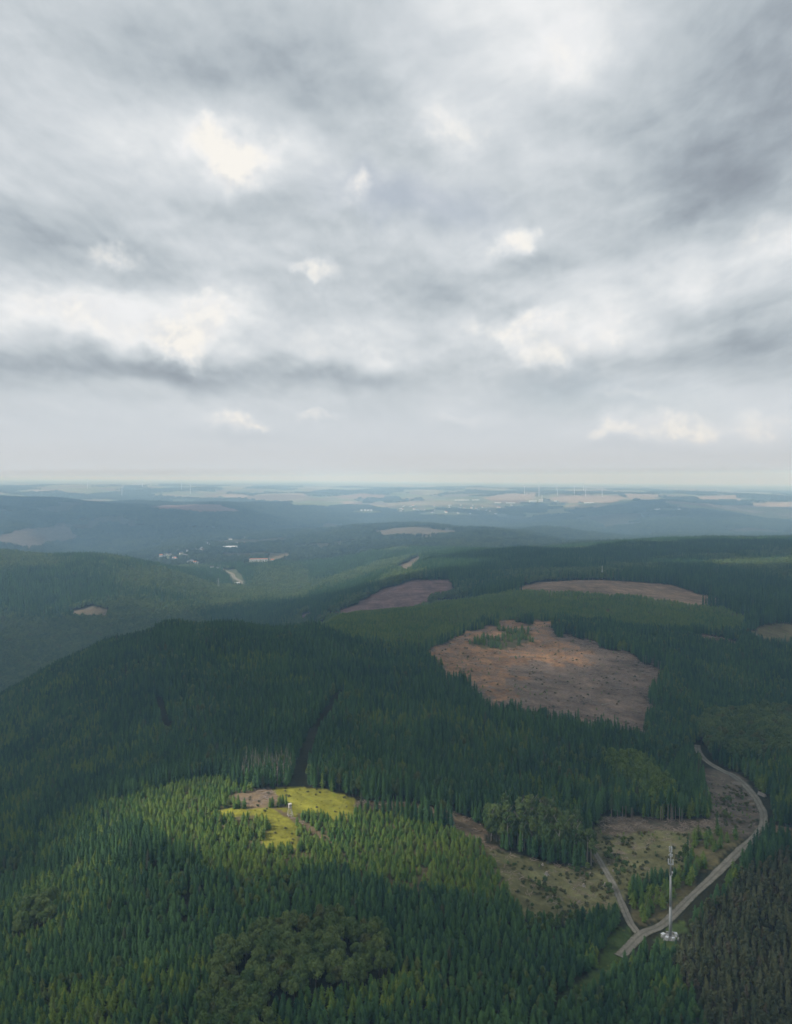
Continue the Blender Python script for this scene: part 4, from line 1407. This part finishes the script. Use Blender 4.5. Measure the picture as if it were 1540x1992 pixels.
def plant():
    by = {}
    for key, P, S, R, I in stand.rows:
        by.setdefault(key, []).append((P, S, R, I))
    for key, lst in by.items():
        P, S, R, I = [np.concatenate([l[k] for l in lst]) for k in range(4)]
        nm, cat, mass, masslabel = INFO[key]
        pick = np.zeros(len(P), bool)
        if nm:
            hh = 20.0 if key in ('spruce', 'birch', 'dead', 'tall') else 8.0 if key == 'young' else 16.0
            u, v = project(P[:, 0], P[:, 1], P[:, 2] + hh * 0.7 * S[:, 2])
            D = np.linalg.norm(P - CAM, axis=1)
            ok = (u > 0) & (u < W) & (v < H) & seen(P[:, 0], P[:, 1], P[:, 2], hh * S[:, 2], 0.0)
            score = np.where(ok, S[:, 2] * hh / D, -1)
            best = np.argsort(-score)[:300]
            best = best[score[best] > 0]
            pick[best] = True
            lo, hi = np.quantile(S[best, 2], (0.15, 0.85))
            rd_ = near_road(P[best, 0], P[best, 1], 16.0)
            for k_, b in enumerate(best):
                lab, grp = place_label(key, u[b], v[b], D[b])
                if rd_[k_] and key in ('pine', 'spruce'):
                    lab = {'pine': 'olive brown pine on the very edge of the gravel road', 'spruce': 'dark green spruce on the very edge of the gravel road'}[key]
                    grp = key + 's lining the gravel road'
                if S[b, 2] > hi:
                    lab, grp = 'tall ' + lab.replace('tall ', ''), 'taller ' + grp
                elif S[b, 2] < lo:
                    lab, grp = 'short ' + lab.replace('tall ', ''), 'shorter ' + grp
                single(key, nm, I[b], P[b], S[b], R[b], lab, cat, grp)
        if (~pick).any():
            k = ~pick
            wood_mass(mass, key, P[k], S[k], R[k], I[k], masslabel)
        print(key, len(P), int(pick.sum()))


# a row of dead grey spruces at the top edge of the meadow, left of the ride
for i in range(30):
    u_ = 472 + 96 * ((i * 0.618) % 1.0)
    d_ = ray(u_, 1536)
    d_ = d_ / d_[1]
    D_ = 488 + (i % 6) * 4.2
    x_, y_ = d_[0] * D_, D_
    h_ = random.uniform(0.85, 1.1)
    stand.add('dead', np.array([x_]), np.array([y_]), zat([x_], [y_]) - 0.2, np.array([h_]), np.array([h_]))
plant()

# ------------------------------------------------------------------ radio mast by the road junction
def build_mast():
    b = MAST.copy()
    r = empty('radio_mast', b, 0.35)
    tag(r, 'tall slim steel radio mast with white antennas beside the gravel road junction', 'mast')
    Ht = 45.0
    MB().tube((0, 0, 0.4), (0, 0, 15), 0.62, 0.52, 14).tube((0, 0, 15), (0, 0, 30), 0.52, 0.42, 14).tube((0, 0, 30), (0, 0, Ht - 3.5), 0.42, 0.27, 14).build('pole', 'steel', r, True)
    fl = MB()
    for z, q in ((15, 0.60), (30, 0.50), (0.65, 0.85)):
        fl.tube((0, 0, z - 0.12), (0, 0, z + 0.12), q, q, 14)
    fl.build('flange', 'steel', r)
    ld = MB()
    for sx in (-0.2, 0.2):
        ld.tube((1.05, sx, 0.4), (0.62, sx, 27.0), 0.06, 0.06, 5)
    for i in range(64):
        z = 0.8 + i * 0.41
        x = 1.05 - 0.43 * (z - 0.4) / 26.6
        ld.box((x, 0, z), (0.05, 0.4, 0.05))
    ld.build('ladder', 'steel', r)
    cb = MB().tube((0.72, 0.3, 0.4), (0.42, 0.3, 40), 0.07, 0.07, 6)
    cb.build('cable_run', 'dark_steel', r)
    # upper and lower antenna tiers
    for tier, (z, L, rad, n) in enumerate(((Ht - 2.6, 2.5, 0.62, 3), (Ht - 8.4, 2.6, 1.15, 3))):
        fr = MB()
        for i in range(n):
            a = 2 * math.pi * i / n + 0.5 + tier * 0.4
            c, s_ = math.cos(a), math.sin(a)
            p = MB().box((rad * c, rad * s_, z), (0.24, 0.62, L), a)
            an = p.build('antenna_panel', 'antenna_white', r)
            MB().box(((rad - 0.2) * c, (rad - 0.2) * s_, z - 0.6), (0.16, 0.3, 0.5), a).build('mounting_bracket', 'dark_steel', an)
            for dz in (-0.8, 0.8):
                fr.tube((0, 0, z + dz), (rad * c * 0.85, rad * s_ * 0.85, z + dz), 0.06, 0.06, 5)
        fr.tube((0, 0, z - 1.5), (0, 0, z - 1.35), rad * 0.75, rad * 0.75, 12)
        fr.build('antenna_frame', 'steel', r)
    for i in range(5):
        a = i * 1.31 + 0.2
        MB().box((0.75 * math.cos(a), 0.75 * math.sin(a), Ht - 5.4 - 0.55 * (i % 2)), (0.35, 0.45, 0.6), a).build('radio_unit', 'antenna_white', r)
    for z, a, q in ((Ht - 4.8, 3.6, 0.36), (Ht - 6.0, 0.2, 0.45), (Ht - 13.8, -0.4, 0.55)):
        c, s_ = math.cos(a), math.sin(a)
        MB().tube((0.45 * c, 0.45 * s_, z), (1.0 * c, 1.0 * s_, z), q * 0.7, q, 14).build('dish', 'antenna_white', r, True)
    MB().box((0.55, 0, Ht - 14.5), (0.5, 0.45, 2.0)).build('cabinet', 'antenna_white', r)
    MB().tube((0, 0, Ht - 1.4), (0, 0, Ht + 1.2), 0.04, 0.02, 5).build('lightning_rod', 'steel', r)
    # footing: octagonal slab with a collar
    ft = MB().tube((0, 0, -1.2), (0, 0, 0.25), 3.1, 3.1, 8).tube((0, 0, 0.2), (0, 0, 0.55), 1.1, 1.0, 12)
    ft.build('footing', 'concrete', r)
    z0 = 0.25
    spots = [(-2.9, 0.9, 1.7, 1.3, 1.6, 0.5, 'white equipment cabinet on the outer left edge of the mast footing'),
             (-2.2, -2.0, 1.4, 1.1, 1.3, 0.9, 'low white equipment cabinet in front of the mast footing'),
             (2.8, 0.2, 1.1, 1.3, 1.7, -0.2, 'upright white equipment cabinet on the road-bend side of the mast footing'),
             (0.6, -2.6, 1.2, 0.9, 1.2, 0.1, 'small white power box against the foot of the mast')]
    for (dx, dy, sx, sy, sz, rz, lab) in spots:
        x, y = b[0] + dx, b[1] + dy
        e = empty('equipment_cabinet', (x, y, max(b[2] + z0 if math.hypot(dx, dy) < 3.0 else -99, float(zat(x, y)))), rz)
        tag(e, lab, 'cabinet', 'cabinets around the mast')
        MB().box((0, 0, sz / 2 - 0.1), (sx, sy, sz + 0.2)).build('body', 'antenna_white', e)
        MB().box((0, 0, sz + 0.06), (sx + 0.14, sy + 0.14, 0.12)).build('lid', 'metal_roof', e)
        d = MB().box((0, -sy / 2 - 0.02, sz * 0.5), (sx * 0.82, 0.04, sz * 0.8)).build('door', 'white_paint', e)
        MB().box((sx * 0.3, -sy / 2 - 0.06, sz * 0.5), (0.04, 0.05, 0.25)).build('handle', 'dark_steel', d)
    for i in range(7):
        a = -0.6 + i * 0.72
        x, y = b[0] + 3.75 * math.cos(a), b[1] + 3.75 * math.sin(a)
        o = MB().box((0, 0, 0.3), (1.3, 0.7, 0.9), 0, 0.86).build('concrete_block', 'concrete')
        o.location = (x, y, float(zat(x, y)))
        o.rotation_euler = (0, 0, a + 1.57)
        tag(o, 'pale concrete block in the ring around the mast footing', 'block', 'concrete blocks around the mast')


build_mast()


# ------------------------------------------------------------------ raised hide on the meadow
def build_seat():
    e = empty('hunting_stand', SEAT, 0.5)
    tag(e, 'weathered pale timber hunting stand beside the track on the sunlit meadow', 'hunting stand')
    lg = [(-1.5, -1.3), (1.5, -1.3), (1.5, 1.3), (-1.5, 1.3)]
    for (x, y) in lg:
        MB().tube((x, y, -0.4), (x * 0.42, y * 0.42, 5.0), 0.13, 0.10, 6).build('leg', 'weathered_timber', e)
    for i in range(4):
        (x0, y0), (x1, y1) = lg[i], lg[(i + 1) % 4]
        for z0, z1 in ((0.6, 2.6), (2.6, 4.6)):
            k0, k1 = 1 - 0.58 * z0 / 5, 1 - 0.58 * z1 / 5
            MB().tube((x0 * k0, y0 * k0, z0), (x1 * k1, y1 * k1, z1), 0.06, 0.06, 5).build('brace', 'weathered_timber', e)
        k0 = 1 - 0.58 * 0.6 / 5
        MB().tube((x0 * k0, y0 * k0, 0.6), (x1 * k0, y1 * k0, 0.6), 0.10, 0.10, 5).build('rail', 'weathered_timber', e)
    MB().box((0, 0, 5.05), (1.7, 1.6, 0.12)).build('platform', 'weathered_timber', e)
    cbn = MB().box((0, 0.72, 5.75), (1.6, 0.08, 1.3)).box((-0.76, 0, 5.75), (0.08, 1.4, 1.3)).box((0.76, 0, 5.75), (0.08, 1.4, 1.3)).box((0, -0.72, 5.5), (1.6, 0.08, 0.8))
    cbn.build('cabin_wall', 'weathered_timber', e)
    MB().box((0, 0, 7.12), (1.95, 1.9, 0.10)).box((0, 0, 6.72), (1.5, 1.4, 0.7)).build('roof', 'weathered_timber', e)
    ld = MB()
    for sx in (-0.25, 0.25):
        ld.tube((sx, -2.6, -0.3), (sx, -0.8, 5.1), 0.05, 0.05, 5)
    for i in range(12):
        f_ = (i + 0.7) / 12.5
        ld.box((0, -2.6 + 1.8 * f_, 5.1 * f_), (0.5, 0.06, 0.06))
    ld.build('ladder', 'weathered_timber', e)


build_seat()


# ------------------------------------------------------------------ timber by the road bend, stumps on the clearing
def log_pile(u, v, rz, n, L, label):
    g = ground_at(u, v, d1=900)
    e = empty('log_pile', g, rz)
    tag(e, label, 'log pile', 'stacked logs along the road bend')
    rows = []
    z = 0.18
    k = 0
    while n > 0:
        for i in range(n):
            r = random.uniform(0.13, 0.21)
            ln = L * random.uniform(0.94, 1.04)
            MB().tube((-ln / 2, (i - (n - 1) / 2) * 0.5, z), (ln / 2, (i - (n - 1) / 2) * 0.5, z), r, r * 0.88, 7).build('log', 'cut_wood' if (i + k) % 3 == 0 else 'pale_bark', e)
        z += 0.42
        n -= 1
        k += 1


log_pile(1482, 1548, 2.0, 5, 6.0, 'pale stack of long logs on the outer side of the road bend')
log_pile(1460, 1556, 0.25, 4, 4.0, 'low stack of short logs on the clear-cut inside the road bend')
log_pile(1462, 1566, 0.15, 4, 4.0, 'stack of short logs closest to the road edge on the inner bend')
log_pile(1432, 1526, 2.6, 5, 6.0, 'small loose stack of grey logs at the upper end of the road bend')


def stump(u, v, s, label):
    g = ground_at(u, v, d1=900)
    e = empty('tree_stump', g, random.random() * 6)
    e.scale = (s, s, s)
    tag(e, label, 'stump', 'pale stumps and root plates on the clearing')
    m_ = MB().tube((0, 0, -0.3), (0.05, 0, 0.9), 0.42, 0.30, 9)
    for i in range(5):
        a = i * 1.257
        m_.tube((0.2 * math.cos(a), 0.2 * math.sin(a), 0.3), (0.85 * math.cos(a), 0.85 * math.sin(a), -0.1), 0.16, 0.08, 5)
    m_.build('stem', 'pale_bark', e)
    MB().tube((0.05, 0, 0.9), (0.05, 0, 0.93), 0.29, 0.28, 9).build('cut_face', 'cut_wood', e)


for i, (u_, v_, s_) in enumerate([(1055, 1683, 1.2), (1063, 1702, 2.0), (1107, 1682, 1.3), (1148, 1702, 1.6), (1135, 1724, 1.6), (1116, 1730, 1.0), (1177, 1724, 1.9), (1140, 1688, 1.2),
                                   (1182, 1690, 0.8), (1192, 1695, 1.0), (1075, 1745, 0.8), (1127, 1756, 0.7), (1220, 1670, 0.7), (1010, 1700, 0.7)]):
    stump(u_, v_, s_, 'large pale root plate of a felled tree on the open clearing' if s_ > 1.5 else 'small pale tree stump left on the open clearing')


def fallen(u, v, rz, L, mat, label, cat='fallen trunk', grp='felled trunks lying on the clear-cuts'):
    g = ground_at(u, v, d1=1700)
    e = empty('felled_trunk', g, rz)
    tag(e, label, cat, grp)
    MB().tube((-L / 2, 0, 0.3), (L / 2, 0.2, 0.45), 0.3, 0.14, 7).build('stem', mat, e)
    bm_ = MB()
    for i in range(6):
        x = -L / 4 + i * L * 0.12
        bm_.tube((x, 0, 0.35), (x + 0.6, 0.9 * (-1) ** i, 0.8), 0.06, 0.02, 4)
    bm_.build('broken_branch', mat, e)


for (u_, v_) in [(1065, 1325), (1088, 1330), (1130, 1345), (1010, 1280), (1180, 1370), (985, 1300), (1100, 1265), (930, 1290), (1210, 1340), (1040, 1345)]:
    fallen(u_, v_, random.uniform(-0.6, 0.6), random.uniform(9, 15), 'pale_bark', 'pale felled trunk lying on the brown ridge clear-cut')
for (u_, v_) in [(1420, 1545), (1440, 1570), (1445, 1590), (1425, 1580), (1400, 1530), (1448, 1545)]:
    fallen(u_, v_, random.uniform(-0.8, 0.8), random.uniform(5, 9), 'dead_wood', 'grey felled trunk lying on the clear-cut inside the road bend')


# ------------------------------------------------------------------ white mast on the far clear-cut
def far_mast():
    g = ground_at(1171, 1126, 1250, 2200)
    e = empty('measuring_mast', g)
    tag(e, 'small white lattice mast with white hut on the distant brown clear-cut', 'mast')
    m_ = MB()
    for i in range(3):
        a = i * 2.094
        m_.tube((1.2 * math.cos(a), 1.2 * math.sin(a), 0), (0.25 * math.cos(a), 0.25 * math.sin(a), 26), 0.14, 0.09, 5)
    for k_ in range(10):
        z = 2.4 * k_
        r0, r1 = 1.2 - 0.95 * z / 26, 1.2 - 0.95 * (z + 2.4) / 26
        for i in range(3):
            a, b_ = i * 2.094, (i + 1) * 2.094
            m_.tube((r0 * math.cos(a), r0 * math.sin(a), z), (r1 * math.cos(b_), r1 * math.sin(b_), z + 2.4), 0.06, 0.06, 4)
    m_.build('lattice', 'white_paint', e)
    for i in range(3):
        a = i * 2.094 + 0.4
        MB().box((1.0 * math.cos(a), 1.0 * math.sin(a), 14), (0.5, 0.9, 3.0), a).build('antenna_panel', 'antenna_white', e)
    MB().box((-1.6, -2.0, 2.0), (3.6, 3.0, 4.4)).build('hut', 'white_paint', e)
    MB().box((-1.6, -2.0, 4.35), (4.0, 3.4, 0.25)).build('hut_roof', 'metal_roof', e)


far_mast()


# ------------------------------------------------------------------ houses and halls
def house(u, v, w, d, h, rz, roof, label, cat, grp, d0=1800, d1=12000, name='house', wall='house_wall', flat=False):
    g = ground_at(u, v, d0, d1)
    e = empty(name, g - np.array([0, 0, 0.5]), rz)
    tag(e, label, cat, grp)
    MB().box((0, 0, h / 2), (w, d, h)).build('wall', wall, e)
    hw, hd, rh = w / 2 + 0.5, d / 2 + 0.5, (d * 0.12 if flat else d * 0.42)
    V = [(-hw, -hd, h), (hw, -hd, h), (hw, hd, h), (-hw, hd, h), (-hw, 0, h + rh), (hw, 0, h + rh)]
    rf = mesh_obj('roof', V, [(0, 1, 5, 4), (2, 3, 4, 5), (1, 2, 5), (3, 0, 4), (3, 2, 1, 0)], roof, e)
    for i in range(max(2, int(w / 5))):
        x = -w / 2 + (i + 0.5) * w / max(2, int(w / 5))
        MB().box((x, -d / 2 - 0.03, h * 0.55), (1.4, 0.08, 1.6)).build('window', 'dark_steel', e)
    if not flat:
        MB().box((w * 0.22, 0.4, h + rh * 0.85), (0.8, 0.8, 1.8)).build('chimney', 'concrete', rf)
    return e


for i, (u_, v_) in enumerate(VIL):
    big = i % 5 == 2
    house(u_, v_, 15 if big else random.uniform(9.5, 12.5), random.uniform(8, 10), random.uniform(5.5, 7.5), random.uniform(-0.6, 0.6), 'slate_roof' if i % 6 else 'red_roof',
          ('large white village house with ' if big else 'white village house with ') + ('slate roof' if i % 6 else 'red roof') + ' down in the wooded valley', 'house', 'village houses in the valley')
house(448, 1066, 62, 22, 7, 0.25, 'metal_roof', 'long pale grey-roofed works hall at the upper end of the valley village', 'hall', None, name='works_hall', flat=True)
house(503, 1093, 64, 14, 11, 0.06, 'red_roof', 'long sunlit white building with reddish roof on the wooded valley slope', 'building', None, name='sanatorium', wall='white_paint', flat=True)
house(530, 1091, 12, 9, 4, 0.1, 'red_roof', 'small side building beside the long white building on the slope', 'building', None, name='annex')
house(461, 1136, 14, 9, 5, 0.1, 'metal_roof', 'small white hall beside the pale road in the valley bottom', 'hall', None, name='roadside_hall', flat=True)

for (u_, v_, w_, d_w, h_, lab) in TOWN:
    house(u_, v_, w_, d_w, h_, random.uniform(-0.1, 0.1), 'metal_roof', lab, 'house' if w_ == 16 else 'hall', 'white row houses on the far plain' if w_ == 16 else None, 4500, 14000,
          name='row_house' if w_ == 16 else 'factory_hall', wall='white_paint', flat=w_ != 16)
for i, (u_, v_) in enumerate(TOWN_HOUSES):   # the town spread over the plain
    house(u_, v_, random.uniform(12, 22), random.uniform(9, 12), random.uniform(6, 9), random.uniform(-1, 1), 'slate_roof' if i % 3 else 'red_roof', 'small pale house of the distant town on the hazy plain', 'house', 'houses of the distant town', 5200, 12000)


def chimney():
    g = ground_at(1054, 974, 5000, 14000)
    e = empty('factory_chimney', g)
    tag(e, 'slender pale factory chimney rising from the distant white plant', 'chimney')
    MB().tube((0, 0, -2), (0, 0, 62), 3.2, 2.0, 12).build('stack', 'white_paint', e, True)
    MB().tube((0, 0, 58), (0, 0, 59.5), 2.6, 2.6, 12).build('ring', 'red_roof', e)


chimney()


# ------------------------------------------------------------------ wind turbines
def blade_mesh():
    m_ = MB()
    L = 44.0
    st = [(0.0, 1.1, 1.1), (4, 1.7, 0.8), (9, 1.9, 0.5), (22, 1.3, 0.3), (36, 0.8, 0.18), (L, 0.25, 0.08)]
    V, Fc = [], []
    for (z, c_, t_) in st:
        V += [(-c_ * 0.35, -t_, z), (c_ * 1.0, 0, z), (-c_ * 0.35, t_, z), (-c_ * 0.8, 0, z)]
    for i in range(len(st) - 1):
        for k_ in range(4):
            a, b_ = i * 4 + k_, i * 4 + (k_ + 1) % 4
            Fc.append((a, b_, b_ + 4, a + 4))
    Fc += [(3, 2, 1, 0), tuple(range(len(V) - 4, len(V)))]
    m_.add(V, Fc)
    return to_mesh('blade', m_, 'white_paint')


BLADE = blade_mesh()
TOWER = to_mesh('tower', MB().tube((0, 0, -3), (0, 0, 99), 3.6, 2.0, 16), 'white_paint')
NAC = to_mesh('nacelle', MB().box((0, 2.0, 100.5), (4.2, 11, 4.2), 0, 0.9), 'white_paint')
HUB = to_mesh('hub', MB().tube((0, -3.4, 100.5), (0, -6.2, 100.5), 2.0, 1.0, 12), 'white_paint')


def turbine(u, v, hpx, label, grp):
    g = ground_at(u, v, 5000, 20000)
    D = math.hypot(g[0], g[1])
    s_ = np.clip(hpx * D / F / 100.0, 0.8, 1.35)
    e = empty('wind_turbine', g, random.uniform(-0.5, 0.5))
    e.scale = (s_, s_, s_)
    tag(e, label, 'wind turbine', grp)
    for me in (TOWER, NAC, HUB):
        o_ = bpy.data.objects.new(me.name.split('.')[0], me)
        link(o_, e)
    a0 = random.random() * 2
    for k_ in range(3):
        o_ = bpy.data.objects.new('blade', BLADE)
        o_.location = (0, -5.0, 100.5)
        o_.rotation_euler = (0, a0 + k_ * 2.0944, 0)
        link(o_, e)


for (u_, v_) in [(1020, 962), (1048, 966), (1084, 963), (1117, 963), (1139, 966), (1171, 966), (1082, 955), (1135, 956), (1048, 955)]:
    turbine(u_, v_, 16, 'white wind turbine standing on the pale fields behind the distant plant', 'wind turbines on the pale fields')
for (u_, v_) in [(170, 950), (277, 950), (353, 952), (370, 960), (237, 965)]:
    turbine(u_, v_, 17, 'white wind turbine on the hazy plain behind the far blue wooded hill', 'wind turbines behind the blue hill')


def pylon():
    g = ground_at(425, 1149, 1500, 3500)
    e = empty('power_pylon', g)
    tag(e, 'thin grey lattice power pylon standing in the wooded valley', 'pylon')
    m_ = MB()
    Hh = 34
    for sx, sy in ((-1, -1), (1, -1), (1, 1), (-1, 1)):
        m_.tube((sx * 2.6, sy * 2.6, 0), (sx * 0.4, sy * 0.4, Hh), 0.22, 0.14, 4)
    for k_ in range(8):
        z = k_ * 4.0
        r0, r1 = 2.6 - 2.2 * z / Hh, 2.6 - 2.2 * (z + 4) / Hh
        for (ax, ay, bx, by) in ((-1, -1, 1, -1), (1, -1, 1, 1), (1, 1, -1, 1), (-1, 1, -1, -1)):
            m_.tube((ax * r0, ay * r0, z), (bx * r1, by * r1, z + 4), 0.1, 0.1, 4)
    m_.build('lattice', 'steel', e)
    for z, w_ in ((24, 6.5), (28.5, 5), (33, 3.5)):
        MB().box((0, 0, z), (w_ * 2, 0.4, 0.5)).build('cross_arm', 'steel', e)


pylon()

# ------------------------------------------------------------------ haze
hz = MB().box((0, 0, 10), (124000, 124000, 520))
m, t, b, o = material('haze_air')
m.node_tree.nodes.remove(b)
pv = t.n('ShaderNodeVolumePrincipled')
pv.inputs['Color'].default_value = (0.42, 0.70, 1.0, 1)
pv.inputs['Absorption Color'].default_value = (0.84, 0.90, 1, 1)
pv.inputs['Density'].default_value = 0.00016
pv.inputs['Anisotropy'].default_value = 0.0
t.put(o.inputs['Volume'], pv.outputs[0])
haze = hz.build('haze', 'haze_air')
tag(haze, 'thin blue haze over the land', None, None, 'stuff')
